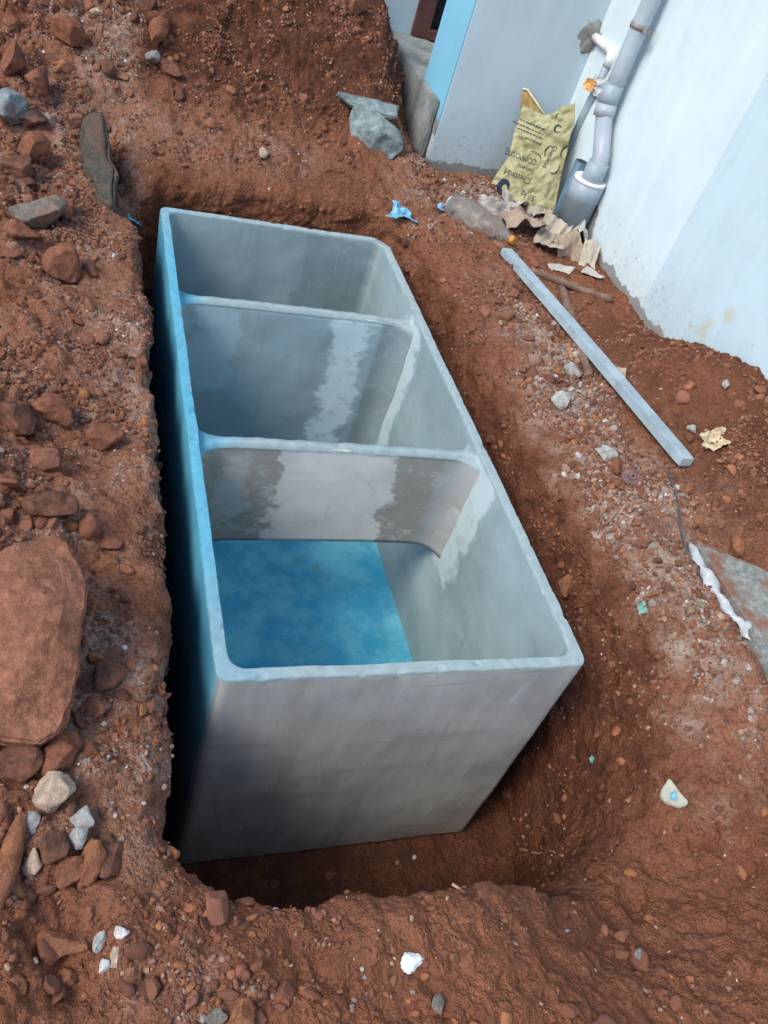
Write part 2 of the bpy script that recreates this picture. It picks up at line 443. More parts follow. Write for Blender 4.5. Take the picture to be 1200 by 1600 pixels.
# coarse copy for ray hits
sv, su = 3, 3
rws = list(range(7, 7 + NW + 230, sv)); rws = [r for r in rws if r < NV]
CG = G[rws][:, ::su]
a, b = CG.shape[:2]
ci = np.arange(a - 1)[:, None] * b + np.arange(b)[None, :]
cj = np.arange(a - 1)[:, None] * b + (np.arange(b)[None, :] + 1) % b
BV = BVHTree.FromPolygons([Vector(v) for v in CG.reshape(-1, 3)], np.stack([ci, cj, cj + b, ci + b], -1).reshape(-1, 4).tolist())
def hit(px, py):
    r = Vector(ray(px, py)).normalized()
    loc, nor, idx, dist = BV.ray_cast(Vector(CP), r)
    if loc is None:
        loc = Vector(onZ(px, py, 0.05)); nor = Vector((0, 0, 1)); dist = (loc - Vector(CP)).length
    if nor.z < 0: nor = -nor
    return loc, nor, F_PX / ((loc - Vector(CP)).dot(Vector(RC[2])))
def drop(x, y):
    loc, nor, i, d = BV.ray_cast(Vector((x, y, 3)), Vector((0, 0, -1)))
    return loc.z if loc is not None else 0.05

# ================================================================== TANK
def concrete_mat(name, base, warm=0.0, extra=None, rough=0.84):
    M = NT(name, rough, 0.16)
    n0 = M.noise(2.6, 5, 0.6); n1 = M.noise(13, 5, 0.6)
    st = M.noise(3, 5, 0.65, M.scaled((1, 1, 5), (0.03, 0.05, 0)))          # courses left by the trowel
    sg = M.noise(6, 4, 0.6, M.scaled((9, 9, 0.8)))
    n2 = M.noise(180, 3, 0.6)
    c = M.mix(M.ramp(n0, 0.3, 0.7), tuple(x * 0.80 for x in base), tuple(x * 1.12 for x in base))
    c = M.mix(M.math('MULTIPLY', M.ramp(st, 0.42, 0.72), 0.30), c, tuple(x * 1.22 for x in base))
    cl_ = M.noise(4.2, 6, 0.7, dist=0.6)
    c = M.mix(M.math('MULTIPLY', M.ramp(cl_, 0.50, 0.70), 0.40), c, tuple(x * 1.25 for x in base))
    c = M.mix(M.math('MULTIPLY', M.ramp(cl_, 0.46, 0.32), 0.40), c, tuple(x * 0.72 for x in base))
    c = M.mix(M.math('MULTIPLY', M.ramp(sg, 0.55, 0.78), 0.35), c, tuple(x * 0.62 for x in base))
    c = M.mix(M.math('MULTIPLY', M.ramp(n1, 0.6, 0.8), 0.30), c, (base[0] * 1.10, base[1] * 0.92, base[2] * 0.76))
    c = M.mix(M.math('MULTIPLY', n2, 0.25), c, M.mix(n2, (0.6, 0.6, 0.6), (1.3, 1.3, 1.3)), 'MULTIPLY')
    if extra: c = extra(M, c)
    # hairline scratches, pinholes and red mud
    scr = M.noise(2.0, 2, 0.5, M.scaled((40, 40, 2.2), (0.5, 0.35, 0.2)))
    c = M.mix(M.math('MULTIPLY', M.ramp(scr, 0.715, 0.74), 0.35), c, (0.62, 0.63, 0.62))
    ph = M.math('MULTIPLY', M.ramp(M.voronoi(70), 0.13, 0.06), M.ramp(n1, 0.5, 0.6))
    c = M.mix(M.math('MULTIPLY', ph, 0.5), c, (0.09, 0.085, 0.08))
    mud = M.noise(6.5, 7, 0.78, dist=0.4)
    zc = M.sep(M.coord())[2]
    c = M.mix(M.math('MULTIPLY', M.ramp(mud, 0.60, 0.74), M.ramp(zc, 0.0, -1.0, 0.22, 0.55)), c, (0.24, 0.125, 0.080))
    M.color(c)
    M.rough(M.ramp(n0, 0.3, 0.7, rough - 0.12, rough + 0.12))
    M.bump(M.math('ADD', M.math('MULTIPLY', n2, 0.3), M.math('ADD', n1, st)), 0.22, 0.004)
    return M.m
def patch(M, x0, x1, z0, z1, soft=0.012, rag=0.05, freq=7, axis=0, off=0.0):
    """ragged rectangle of trowelled cement, in object coordinates along axis and z"""
    mp = M.n('ShaderNodeMapping'); mp.inputs['Location'].default_value = (off, off * 1.7, off * 0.6); M.l(M.coord(), mp.inputs['Vector'])
    mp.inputs['Scale'].default_value = (1, 1, 1.35)
    nv = M.noise(freq * 1.2, 8, 0.66, mp.outputs[0], col=True)
    sx = M.sep(M.coord()); sn = M.sep(nv)
    ax = M.math('ADD', sx[axis], M.math('MULTIPLY', M.math('SUBTRACT', sn[0], 0.5), rag * 4))
    az = M.math('ADD', sx[2], M.math('MULTIPLY', M.math('SUBTRACT', sn[1], 0.5), rag * 3))
    f = M.math('MULTIPLY', M.ramp(ax, x0 - soft, x0 + soft), M.ramp(ax, x1 + soft, x1 - soft))
    f = M.math('MULTIPLY', f, M.math('MULTIPLY', M.ramp(az, z0 - soft, z0 + soft), M.ramp(az, z1 + soft, z1 - soft)))
    brush = M.noise(11, 6, 0.72, mp.outputs[0], dist=0.15)
    return M.math('MULTIPLY', f, M.ramp(brush, 0.34, 0.50, 0.45, 1.0))
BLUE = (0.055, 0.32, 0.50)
def front_extra(M, c):
    vs = M.noise(2.2, 6, 0.7, M.scaled((5, 1, 0.9), (0, 0.12, 0)), dist=0.5)
    c = M.mix(M.math('MULTIPLY', M.ramp(vs, 0.50, 0.66), 0.55), c, (0.55, 0.55, 0.54))
    c = M.mix(M.math('MULTIPLY', M.ramp(vs, 0.47, 0.34), 0.40), c, (0.27, 0.265, 0.25))
    hs = M.noise(1.6, 5, 0.7, M.scaled((0.8, 1, 9), (0, 0.03, 0)))
    c = M.mix(M.math('MULTIPLY', M.ramp(hs, 0.52, 0.64), 0.35), c, (0.25, 0.245, 0.235))
    c = M.mix(M.math('MULTIPLY', M.ramp(M.noise(16, 7, 0.8, dist=0.6), 0.55, 0.70), 0.40), c, (0.33, 0.27, 0.22))
    sc = M.noise(3.0, 4, 0.6, M.scaled((14, 1, 1.6), (0, 0.6, 0)))
    c = M.mix(M.math('MULTIPLY', M.ramp(sc, 0.70, 0.76), 0.45), c, (0.52, 0.52, 0.51))
    f = patch(M, 0.42, 0.62, -0.62, -0.22, 0.10, 0.10, 4, 0, 3.0)
    c = M.mix(M.math('MULTIPLY', f, 0.35), c, (0.46, 0.46, 0.46))
    f2 = patch(M, 0.80, 0.92, -0.48, -0.16, 0.05, 0.07, 6, 0, 8.0)
    return M.mix(M.math('MULTIPLY', f2, 0.35), c, (0.48, 0.48, 0.47))
def right_extra(M, c):
    for y0, z0, z1, o in ((0.835, -0.52, 0.0, 1.0), (1.70, -0.85, -0.03, 5.0)):
        f = patch(M, y0 - 0.145, y0 + 0.03, z0, z1, 0.02, 0.05, 6, 1, o)
        c = M.mix(M.math('MULTIPLY', f, 0.75), c, (0.56, 0.66, 0.67))
        f = patch(M, y0 - 0.05, y0 + 0.10, z0 - 0.20, z0 + 0.05, 0.05, 0.06, 6, 1, o + 2)
        c = M.mix(M.math('MULTIPLY', f, 0.5), c, (0.46, 0.50, 0.52))
    return c
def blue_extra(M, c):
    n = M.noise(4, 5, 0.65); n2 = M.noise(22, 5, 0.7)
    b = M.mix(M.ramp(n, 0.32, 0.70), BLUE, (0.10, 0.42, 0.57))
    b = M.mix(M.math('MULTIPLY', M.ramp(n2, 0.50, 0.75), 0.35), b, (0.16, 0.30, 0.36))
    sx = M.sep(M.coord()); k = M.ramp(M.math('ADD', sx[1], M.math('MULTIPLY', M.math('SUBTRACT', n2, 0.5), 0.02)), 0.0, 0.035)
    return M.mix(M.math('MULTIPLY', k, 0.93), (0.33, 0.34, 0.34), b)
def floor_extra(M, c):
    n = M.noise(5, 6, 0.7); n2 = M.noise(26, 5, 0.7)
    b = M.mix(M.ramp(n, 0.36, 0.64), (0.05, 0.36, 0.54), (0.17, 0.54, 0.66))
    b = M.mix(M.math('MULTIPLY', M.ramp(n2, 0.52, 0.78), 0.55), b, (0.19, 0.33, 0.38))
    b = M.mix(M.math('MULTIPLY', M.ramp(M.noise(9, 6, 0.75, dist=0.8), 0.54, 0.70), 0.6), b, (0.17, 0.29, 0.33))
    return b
GREY = (0.30, 0.30, 0.295)
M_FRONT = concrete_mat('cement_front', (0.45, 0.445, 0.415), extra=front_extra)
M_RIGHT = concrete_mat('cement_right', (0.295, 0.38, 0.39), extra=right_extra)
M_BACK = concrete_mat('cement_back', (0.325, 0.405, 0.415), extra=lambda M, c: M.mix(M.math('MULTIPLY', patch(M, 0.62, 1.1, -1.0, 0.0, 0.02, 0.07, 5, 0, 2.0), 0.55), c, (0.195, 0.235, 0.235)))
M_LEFT = concrete_mat('blue_tint_cement', (0.22, 0.27, 0.29), extra=blue_extra)  # blue cast mixed into the cement colour, grey at the front edge
M_FLOOR = concrete_mat('blue_tint_floor', (0.2, 0.3, 0.35), extra=floor_extra)  # patchy blue cast mixed over the whole floor colour
def rim_mat():
    M = NT('rim_cement', 0.75, 0.35)
    sx = M.sep(M.coord()); n0 = M.noise(3.5, 5, 0.65); n1 = M.noise(30, 5, 0.65); n2 = M.noise(160, 3)
    g = M.mix(M.ramp(n1, 0.3, 0.7), (0.29, 0.355, 0.355), (0.36, 0.43, 0.425))
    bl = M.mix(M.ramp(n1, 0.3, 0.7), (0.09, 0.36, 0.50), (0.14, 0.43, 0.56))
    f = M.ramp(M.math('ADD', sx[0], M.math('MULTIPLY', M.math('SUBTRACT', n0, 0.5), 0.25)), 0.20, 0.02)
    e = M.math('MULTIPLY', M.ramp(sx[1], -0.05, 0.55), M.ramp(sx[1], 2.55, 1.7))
    k = M.math('ADD', M.math('MULTIPLY', f, M.math('ADD', 0.25, M.math('MULTIPLY', e, 0.75))), 0.06, True)  # blue cast on the left side of the rim, weaker towards both ends
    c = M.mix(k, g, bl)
    c = M.mix(M.math('MULTIPLY', M.ramp(M.noise(7, 6, 0.75), 0.56, 0.68), 0.5), c, (0.27, 0.20, 0.145))
    c = M.mix(M.math('MULTIPLY', n2, 0.4), c, M.mix(n2, (0.55, 0.55, 0.55), (1.35, 1.35, 1.35)), 'MULTIPLY')
    M.color(c); M.bump(M.math('ADD', n1, M.math('MULTIPLY', n2, 0.4)), 0.35, 0.004)
    return M.m
M_RIM = rim_mat()

tank = empty('cement_tank', (0.5, TL / 2, -TH))
tag(tank, 'long open rectangular grey cement tank divided by two partitions, standing in the pit', 'tank')
def rrect(x0, x1, y0, y1, r, nc=8, nl=150, ns=70):
    """points round a rounded rectangle with the side each belongs to (0 front 1 right 2 back 3 left)"""
    pts = []; side = []
    def line(p, q, n, s):
        for i in range(n):
            t = i / n; pts.append((p[0] + (q[0] - p[0]) * t, p[1] + (q[1] - p[1]) * t)); side.append(s)
    def arc(cx, cy, a0, s0, s1):
        for i in range(nc):
            a = a0 + math.pi / 2 * i / nc
            pts.append((cx + r * math.cos(a), cy + r * math.sin(a))); side.append(s0 if i < nc / 2 else s1)
    line((x0 + r, y0), (x1 - r, y0), ns, 0); arc(x1 - r, y0 + r, -math.pi / 2, 0, 1)
    line((x1, y0 + r), (x1, y1 - r), nl, 1); arc(x1 - r, y1 - r, 0, 1, 2)
    line((x1 - r, y1), (x0 + r, y1), ns, 2); arc(x0 + r, y1 - r, math.pi / 2, 2, 3)
    line((x0, y1 - r), (x0, y0 + r), nl, 3); arc(x0 + r, y0 + r, math.pi, 3, 0)
    return np.array(pts), np.array(side)
WT = 0.034
oc, sd = rrect(0, 1, 0, TL, 0.030, 8, 260, 120)
ic, _ = rrect(WT, 1 - WT, WT, TL - WT, 0.042, 8, 260, 120)
prof = []      # (mix outer->inner, z, kind 0 wall-out 1 rim 2 wall-in)
for t in np.linspace(0, 1, 26): prof.append((0.0 if t > 0.02 else 0.06, -TH + (TH - 0.012) * t, 0))
for mx, z in ((0.03, -0.004), (0.10, -0.0006), (0.38, 0.0), (0.62, 0.0), (0.90, -0.0006), (0.97, -0.004)): prof.append((mx, z, 1))
for t in np.linspace(0, 1, 26): prof.append((1.0, -0.012 - (TH - 0.055) * t, 2))
n = len(oc); pv = []
for mx, z, k in prof: pv.append(np.column_stack([oc + (ic - oc) * mx, np.full(n, z)]))
TG = np.stack(pv); Q = TG.reshape(-1, 3)
w1 = fbm(Q, 4, 3) * 0.004 + fbm(Q, 26, 3) * 0.0014
cdir = Q.copy(); cdir[:, 0] -= 0.5; cdir[:, 1] -= np.clip(Q[:, 1], 0.45, TL - 0.45); cdir[:, 2] = 0
cdir /= np.linalg.norm(cdir, axis=1)[:, None] + 1e-9
isr = np.repeat(np.array([p[2] for p in prof]) == 1, n)
Q = Q + cdir * w1[:, None]
Q[:, 2] += np.where(isr, fbm(Q, 5, 3, 0.5, 3.0) * 0.003 + fbm(Q, 34, 2, 0.5, 8.0) * 0.0015, 0)
rch = np.random.RandomState(5)
for _ in range(60):                        # nicks along the rim
    c_ = Q[isr][rch.randint(isr.sum())]; rad = rch.uniform(0.006, 0.020); dq = np.linalg.norm((Q - c_) * np.array([1, 1, 0.5]), axis=1)
    Q[:, 2] -= rch.uniform(0.0015, 0.006) * sstep(rad, rad * 0.3, dq) * isr
# chipped back right corner of the rim
dch = np.linalg.norm(Q - np.array([0.985, TL - 0.02, 0.0]), axis=1)
Q[:, 2] -= 0.016 * sstep(0.06, 0.0, dch)
kk = [p[2] for p in prof]
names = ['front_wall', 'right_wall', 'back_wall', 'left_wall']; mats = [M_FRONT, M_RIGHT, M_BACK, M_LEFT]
def sub_mesh(name, faces, mat):
    used = sorted({i for f in faces for i in f}); mp = {v: i for i, v in enumerate(used)}
    o = mesh_obj(name, Q[used], [[mp[i] for i in f] for f in faces], mat, None, True)
    return put(o, tank)
fs = {k: [] for k in range(4)}; rf = []
for r in range(len(prof) - 1):
    for i in range(n):
        j = (i + 1) % n
        f = (r * n + i, r * n + j, (r + 1) * n + j, (r + 1) * n + i)
        if kk[r] == 1 or kk[r + 1] == 1: rf.append(f)
        elif kk[r] == 2: fs[sd[i]].append(f)
        else: fs[sd[i]].append(f)
LW = {'left_wall': 'dark blue left wall of the tank', 'front_wall': 'warm grey front wall of the tank'}
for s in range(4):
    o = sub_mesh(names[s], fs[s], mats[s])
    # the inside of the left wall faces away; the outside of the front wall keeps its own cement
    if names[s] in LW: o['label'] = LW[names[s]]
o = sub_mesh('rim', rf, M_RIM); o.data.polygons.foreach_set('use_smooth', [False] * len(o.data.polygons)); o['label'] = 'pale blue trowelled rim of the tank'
o = box('floor', (0.02, 0.02, -TH - 0.004), (0.98, TL - 0.02, -TH + 0.045), M_FLOOR, tank, 0.0, 10, 0.002); o['label'] = 'blue tinted floor of the tank'

def part_mat(name, kind):
    def ex1(M, c):      # near partition: warm grey with darker damp trowel patches at both ends
        fa = patch(M, -0.1, 0.30, -0.6, 0.1, 0.010, 0.07, 6, 0, 1.3); fb = patch(M, 0.70, 1.2, -0.6, 0.1, 0.012, 0.07, 6, 0, 7.1)
        c = M.mix(M.math('MULTIPLY', fa, 0.85), c, (0.27, 0.25, 0.21)); c = M.mix(M.math('MULTIPLY', fb, 0.85), c, (0.28, 0.26, 0.22))
        f3 = patch(M, 0.12, 0.21, -0.34, -0.06, 0.02, 0.05, 8, 0, 2.0)
        c = M.mix(M.math('MULTIPLY', f3, 0.7), c, (0.50, 0.48, 0.45))
        f4 = patch(M, 0.86, 1.1, -0.6, 0.1, 0.008, 0.008, 9, 0, 3.0)
        return M.mix(M.math('MULTIPLY', f4, 0.75), c, (0.37, 0.385, 0.385))
    def ex2(M, c):      # far partition: blue grey with whitish plaster smears
        fa = patch(M, 0.10, 0.27, -0.45, -0.07, 0.015, 0.06, 6, 0, 4.0); fb = patch(M, 0.66, 0.80, -0.9, -0.02, 0.02, 0.06, 6, 0, 9.0)
        c = M.mix(M.math('MULTIPLY', fa, 0.7), c, (0.44, 0.56, 0.585)); c = M.mix(M.math('MULTIPLY', fb, 0.85), c, (0.64, 0.74, 0.76))
        f4 = patch(M, 0.85, 1.1, -0.9, 0.1, 0.01, 0.012, 9, 0, 3.0)
        return M.mix(M.math('MULTIPLY', f4, 0.6), c, (0.19, 0.215, 0.215))
    return concrete_mat(name, (0.66, 0.635, 0.59) if kind == 1 else (0.325, 0.41, 0.435), extra=ex1 if kind == 1 else ex2)
def partition(yc, z0, z1, mat, label, fil=0.09):
    t = 0.014; x0, x1 = WT - 0.006, 1 - WT + 0.006
    out = []
    def fillet(cx, sx, sy, rev):
        L = []
        for i in range(9):
            a = math.pi / 2 * i / 8
            L.append((cx + sx * fil * (1 - math.sin(a)) , yc + sy * (t + fil * (1 - math.cos(a)))))
        return L[::-1] if rev else L
    nm = 40
    out += [(x0 + p, q) for p, q in [(a - x0, b) for a, b in fillet(x0, 1, -1, True)]]
    out += [(x0 + fil + (x1 - x0 - 2 * fil) * i / nm, yc - t) for i in range(1, nm)]
    out += fillet(x1, -1, -1, False)
    out += fillet(x1, -1, 1, True)
    out += [(x1 - fil - (x1 - x0 - 2 * fil) * i / nm, yc + t) for i in range(1, nm)]
    out += fillet(x0, 1, 1, False)
    out = np.array(out); k = len(out); nzs = 26
    V = []
    for i in range(nzs + 1):
        z = z0 + (z1 - z0) * i / nzs
        V.append(np.column_stack([out, np.full(k, z)]))
    V = np.concatenate(V)
    V[:, 1] += fbm(V, 5, 3) * 0.004
    edge = (np.abs(V[:, 0] - 0.5) / 0.5) ** 6
    top = sstep(z1 - 0.06, z1, V[:, 2])
    V[:, 2] += top * (fbm(V, 18, 3, 0.6) * 0.006 + 0.0) - 0.02 * top * edge + sstep(z0 + 0.06, z0, V[:, 2]) * (-0.035 * edge)
    Fs = []
    for i in range(nzs):
        for j in range(k):
            Fs.append((i * k + j, i * k + (j + 1) % k, (i + 1) * k + (j + 1) % k, (i + 1) * k + j))
    # caps as strips between front and back outlines
    h = k // 2
    for base, flip in ((0, True), (nzs * k, False)):
        for j in range(h - 1):
            f = (base + j, base + j + 1, base + k - 2 - j, base + k - 1 - j)
            Fs.append(f[::-1] if flip else f)
    o = mesh_obj('partition', V, Fs, mat, None, False); put(o, tank); o['label'] = label
    for p in o.data.polygons: p.use_smooth = abs(p.normal.z) < 0.5
    # trowelled cap of pale mortar along the top edge
    capv = []; caps = []
    xs = np.linspace(x0 + 0.004, x1 - 0.004, 90)
    for x in xs:
        e = max(0.0, 1 - min(x - x0, x1 - x) / fil); hw = t + 0.003 + fil * (1 - math.sqrt(max(0, 1 - e * e))) * 0.96
        zz = z1 - 0.02 * (abs(x - 0.5) / 0.5) ** 6
        nn = pn(np.array([[x * 30, yc * 7, 1.0], [x * 30, yc * 7, 9.0], [x * 22, yc * 3, 4.0]])) * 0.006
        hw = hw if e > 0 else hw
        capv += [(x, yc - hw + nn[0] * 0.5, zz - 0.010), (x, yc - hw + 0.004 + nn[0] * 0.5, zz + 0.008 + nn[2]), (x, yc + hw - 0.004 + nn[1] * 0.5, zz + 0.008 + nn[2]), (x, yc + hw + nn[1] * 0.5, zz - 0.010)]
    for i in range(len(xs) - 1):
        for j in range(3): caps.append((i * 4 + j, i * 4 + 4 + j, i * 4 + 5 + j, i * 4 + 1 + j))
    c = mesh_obj('top_edge', capv, caps, M_RIM, None, True); c.parent = o
    return o
partition(0.884, -0.455, -0.028, part_mat('partition_warm_cement', 1), 'near partition, warm grey with dark damp patches')
partition(1.722, -0.80, -0.050, part_mat('partition_blue_cement', 2), 'far partition, blue grey with whitish plaster smears')
# scratch marks and bearing stone under the tank

# ================================================================== HOUSE
WX, WY = 2.10, 3.17                       # inner corner of the two painted walls
OX = 1.425                                # outer corner where the blue return begins
def wall_mat(name, base, cement=0.085, patches=(), streak=0.12):
    M = NT(name, 0.75, 0.3)
    sx = M.sep(M.coord()); n0 = M.noise(1.7, 5, 0.6); n1 = M.noise(9, 5, 0.65); n2 = M.noise(70, 3)
    st = M.noise(3.0, 4, 0.6, M.scaled((3.5, 3.5, 0.5), (0.25, 0.2, 0)))
    c = M.mix(M.ramp(n0, 0.3, 0.7), tuple(x * 0.93 for x in base), tuple(min(0.95, x * 1.05) for x in base))
    c = M.mix(M.math('MULTIPLY', M.ramp(st, 0.45, 0.7), streak * 3), c, tuple(min(0.95, x * 1.12) for x in base))
    sp = M.math('MULTIPLY', M.ramp(M.voronoi(16), 0.13, 0.06), M.ramp(n1, 0.55, 0.65))
    c = M.mix(M.math('MULTIPLY', sp, 0.45), c, (0.25, 0.24, 0.22))
    low = M.math('SUBTRACT', sx[2], M.math('MULTIPLY', M.math('SUBTRACT', n1, 0.5), 0.14))
    c = M.mix(M.math('MULTIPLY', M.ramp(low, 0.40, 0.05), 0.30), c, (0.42, 0.46, 0.47))
    spl = M.math('MULTIPLY', M.ramp(M.noise(30, 6, 0.8), 0.52, 0.66), M.ramp(sx[2], 0.42, 0.08))
    c = M.mix(M.math('MULTIPLY', spl, 0.55), c, (0.30, 0.17, 0.11))
    c = M.mix(M.math('MULTIPLY', M.ramp(M.noise(2.4, 6, 0.75, dist=1.0), 0.56, 0.66), 0.22), c, tuple(x * 0.72 for x in base))
    for yp in ((1140, 495), (1100, 518), (1108, 505)):
        d = M.n('ShaderNodeVectorMath', operation='DISTANCE'); M.l(M.coord(), d.inputs[0]); d.inputs[1].default_value = tuple(onX(*yp, 2.10))
        q = M.math('ADD', d.outputs['Value'], M.math('MULTIPLY', M.math('SUBTRACT', n1, 0.5), 0.12))
        c = M.mix(M.ramp(q, 0.045, 0.01, 0, 0.5), c, (0.52, 0.42, 0.24))
    f = M.ramp(low, cement + 0.006, cement - 0.006)
    for (p, r) in patches:
        d = M.n('ShaderNodeVectorMath', operation='DISTANCE'); M.l(M.coord(), d.inputs[0]); d.inputs[1].default_value = p
        q = M.math('ADD', d.outputs['Value'], M.math('MULTIPLY', M.math('SUBTRACT', n1, 0.5), 0.16))
        f = M.math('MAXIMUM', f, M.ramp(q, r + 0.006, r - 0.006))
    c = M.mix(f, c, M.mix(n1, (0.19, 0.19, 0.175), (0.30, 0.30, 0.28)))
    M.color(c); M.bump(M.math('ADD', n1, M.math('MULTIPLY', n2, 0.4)), 0.18, 0.006)
    return M.m
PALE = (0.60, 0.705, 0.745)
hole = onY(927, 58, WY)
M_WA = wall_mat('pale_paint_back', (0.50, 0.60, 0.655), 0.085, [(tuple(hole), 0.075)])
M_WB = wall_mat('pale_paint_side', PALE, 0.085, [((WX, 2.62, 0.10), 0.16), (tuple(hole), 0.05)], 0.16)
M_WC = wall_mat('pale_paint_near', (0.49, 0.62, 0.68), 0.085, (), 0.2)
M_BL = wall_mat('light_blue_paint', (0.20, 0.47, 0.62), 0.27)
M_PL = simple('grey_plinth_cement', (0.25, 0.27, 0.26), 0.35, 7, 0.85, 0.2, 0.5, 0.006)
M_WOOD = simple('red_brown_frame', (0.13, 0.055, 0.045), 0.2, 14, 0.6, 0.3)
M_DARK = simple('dark_door', (0.020, 0.018, 0.020), 0.2, 8, 0.6, 0.3)
house = empty('house', (2.3, 3.4, 0))
tag(house, 'pale blue-white painted house corner with a light blue return and grey plinth', 'house')
HT = 2.9
def wall(name, a, b, mat, label=None, cuts=0):
    o = box(name, a, b, mat, house, 0.004)
    if label: o['label'] = label
    return o
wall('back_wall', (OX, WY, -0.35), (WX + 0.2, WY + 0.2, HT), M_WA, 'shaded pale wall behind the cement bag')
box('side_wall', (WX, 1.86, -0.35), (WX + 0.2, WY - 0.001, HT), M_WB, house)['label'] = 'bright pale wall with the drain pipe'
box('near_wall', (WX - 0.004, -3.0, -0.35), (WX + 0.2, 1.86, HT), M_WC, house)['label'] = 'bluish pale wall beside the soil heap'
o = wall('return_wall', (OX + 0.003, WY + 0.202, -0.35), (WX + 0.2, 3.545, HT), M_BL, 'light blue painted return at the outer corner')
box('corner_skin', (OX - 0.006, WY + 0.004, 0.20), (OX - 0.0005, 3.543, HT), M_BL, house)['label'] = 'light blue painted face of the corner'
# veranda plinth and the doorway behind it
pz = onX(653, 114, 1.40)[2]
box('plinth', (1.395, WY + 0.05, -0.4), (OX - 0.008, 5.2, pz), M_PL, house, 0.006, 6, 0.006)
box('veranda_floor', (OX - 0.008, 3.55, -0.4), (3.2, 5.2, pz - 0.004), M_PL, house)
dy = onZ(650, 55, pz)[1]
xa = onY(641, 52, dy)[0]; xb = onY(668, 52, dy)[0]
box('door_wall', (1.30, dy, pz - 0.3), (xa, dy + 0.15, HT), M_WC, house)['label'] = 'pale blue wall left of the doorway'
fr = box('door_frame', (xa, dy - 0.03, pz), (xb, dy + 0.12, HT - 0.4), M_WOOD, house, 0.004)
box('door', (xb, dy + 0.02, pz + 0.06), (xb + 0.9, dy + 0.08, HT - 0.4), M_DARK, house)
box('door_sill', (xb - 0.01, dy - 0.06, pz + 0.004), (xb + 0.9, dy + 0.10, pz + 0.055), M_WOOD, house, 0.006)
box('lintel', (xa, dy, HT - 0.4), (xb + 1.0, dy + 0.15, HT), M_WC, house)
# far white boundary wall and post seen past the heap
far = box('boundary_wall', (-6, 8.2, -0.2), (1.9, 8.4, 1.9), simple('white_render', (0.80, 0.79, 0.76), 0.06, 3, 0.8), None, 0.01)
tag(far, 'bright white boundary wall far behind the soil heap', 'wall')
pp = onY(600, 10, 7.4)
post = empty('grey_post', (pp[0], 7.4, 0))
tag(post, 'slim grey vertical pipe before the bright white wall at the top', 'pipe')
tube('shaft', [(pp[0], 7.4, -0.2), (pp[0], 7.4, 2.2)], 0.055, simple('grey_post_paint', (0.32, 0.36, 0.42), 0.1), post)
tube('collar', [(pp[0], 7.4, 0.62), (pp[0], 7.4, 0.70)], 0.066, simple('grey_post_collar', (0.27, 0.3, 0.35), 0.1), post)

# ------------------------------------------------------------------ drain pipe
PVC = simple('grey_pvc', (0.29, 0.35, 0.40), 0.10, 6, 0.42, 0.45, 0.05)
PVCU = simple('upper_grey_pvc', (0.40, 0.46, 0.51), 0.10, 6, 0.42, 0.45, 0.05)
PVC2 = simple('light_grey_pvc', (0.37, 0.41, 0.47), 0.10, 6, 0.40, 0.45, 0.05)
PVCD = simple('dark_blue_pvc', (0.10, 0.17, 0.24), 0.15, 6, 0.45, 0.4, 0.05)
WHT = simple('white_pvc', (0.74, 0.75, 0.76), 0.06, 8, 0.5, 0.4, 0.05)
CEM = simple('grey_cement_dab', (0.26, 0.26, 0.245), 0.25, 22, 0.9, 0.2, 0.6, 0.004)
PX = WX - 0.070
def pp_(a, b): return Vector(onX(a, b, PX))
t_ = pp_(949, 160); ytop = t_.y
drain = empty('drain_pipe', (PX, ytop - 0.1, 0.05))
tag(drain, 'thick grey plastic drain pipe with a bend and wide socket, on the side wall', 'pipe')
b_ = pp_(936, 258); e_ = pp_(928, 272)
tube('upper_pipe', [(PX, ytop, HT + (t_.z + 0.02 - HT) * i / 16) for i in range(17)], 0.042, PVCU, drain, 28)
tube('bend_collar', [(PX, ytop, t_.z + 0.085), (PX, ytop, t_.z + 0.03), (PX, ytop - 0.006, t_.z - 0.01)], [0.046, 0.0475, 0.0475], PVC, drain, 28)
tube('offset_collar', [(PX, ytop - 0.004, t_.z - 0.008), (PX, ytop - 0.018, t_.z - 0.062)], 0.050, PVC2, drain, 28)
tube('offset_pipe', [(PX, ytop - 0.018, t_.z - 0.05), (PX, b_.y + 0.01, b_.z + 0.03), (PX, b_.y, b_.z), (PX, b_.y - 0.002, b_.z - 0.05)], 0.041, PVC2, drain, 28)
bx_, by_ = PX - 0.005, b_.y
tube('reducer', [(bx_, by_, b_.z + 0.012), (bx_, by_, b_.z - 0.04), (bx_, by_, b_.z - 0.085)], [0.050, 0.053, 0.053], PVC, drain, 28)
zz = b_.z - 0.085
tube('white_ring', [(bx_, by_ + 0.01, zz + 0.012), (bx_, by_ + 0.01, zz - 0.004)], [0.080, 0.082], WHT, drain, 32)
tube('socket', [(bx_, by_ + 0.01, zz - 0.003), (bx_, by_ + 0.01, zz - 0.09), (bx_, by_ + 0.01, zz - 0.092), (bx_, by_ + 0.01, zz - 0.19), (bx_, by_ + 0.01, zz - 0.19), (bx_, by_ + 0.01, -0.12)],
     [0.081, 0.081, 0.078, 0.078, 0.074, 0.074], PVC, drain, 32)
cl = pp_(1008, 47)
tube('clamp', [(PX, ytop, cl.z - 0.012), (PX, ytop, cl.z + 0.012)], 0.0460, CEM, drain, 28)
box('clamp_lug', (PX - 0.01, ytop - 0.085, cl.z - 0.014), (PX + 0.015, ytop - 0.046, cl.z + 0.014), CEM, drain, 0.004)
stub = Vector(onX(909, 252, WX - 0.04))
sp_ = empty('stub_pipe', (WX - 0.04, stub.y, 0.05)); tag(sp_, 'short open dark blue-grey pipe stub standing left of the wide drain socket', 'pipe')
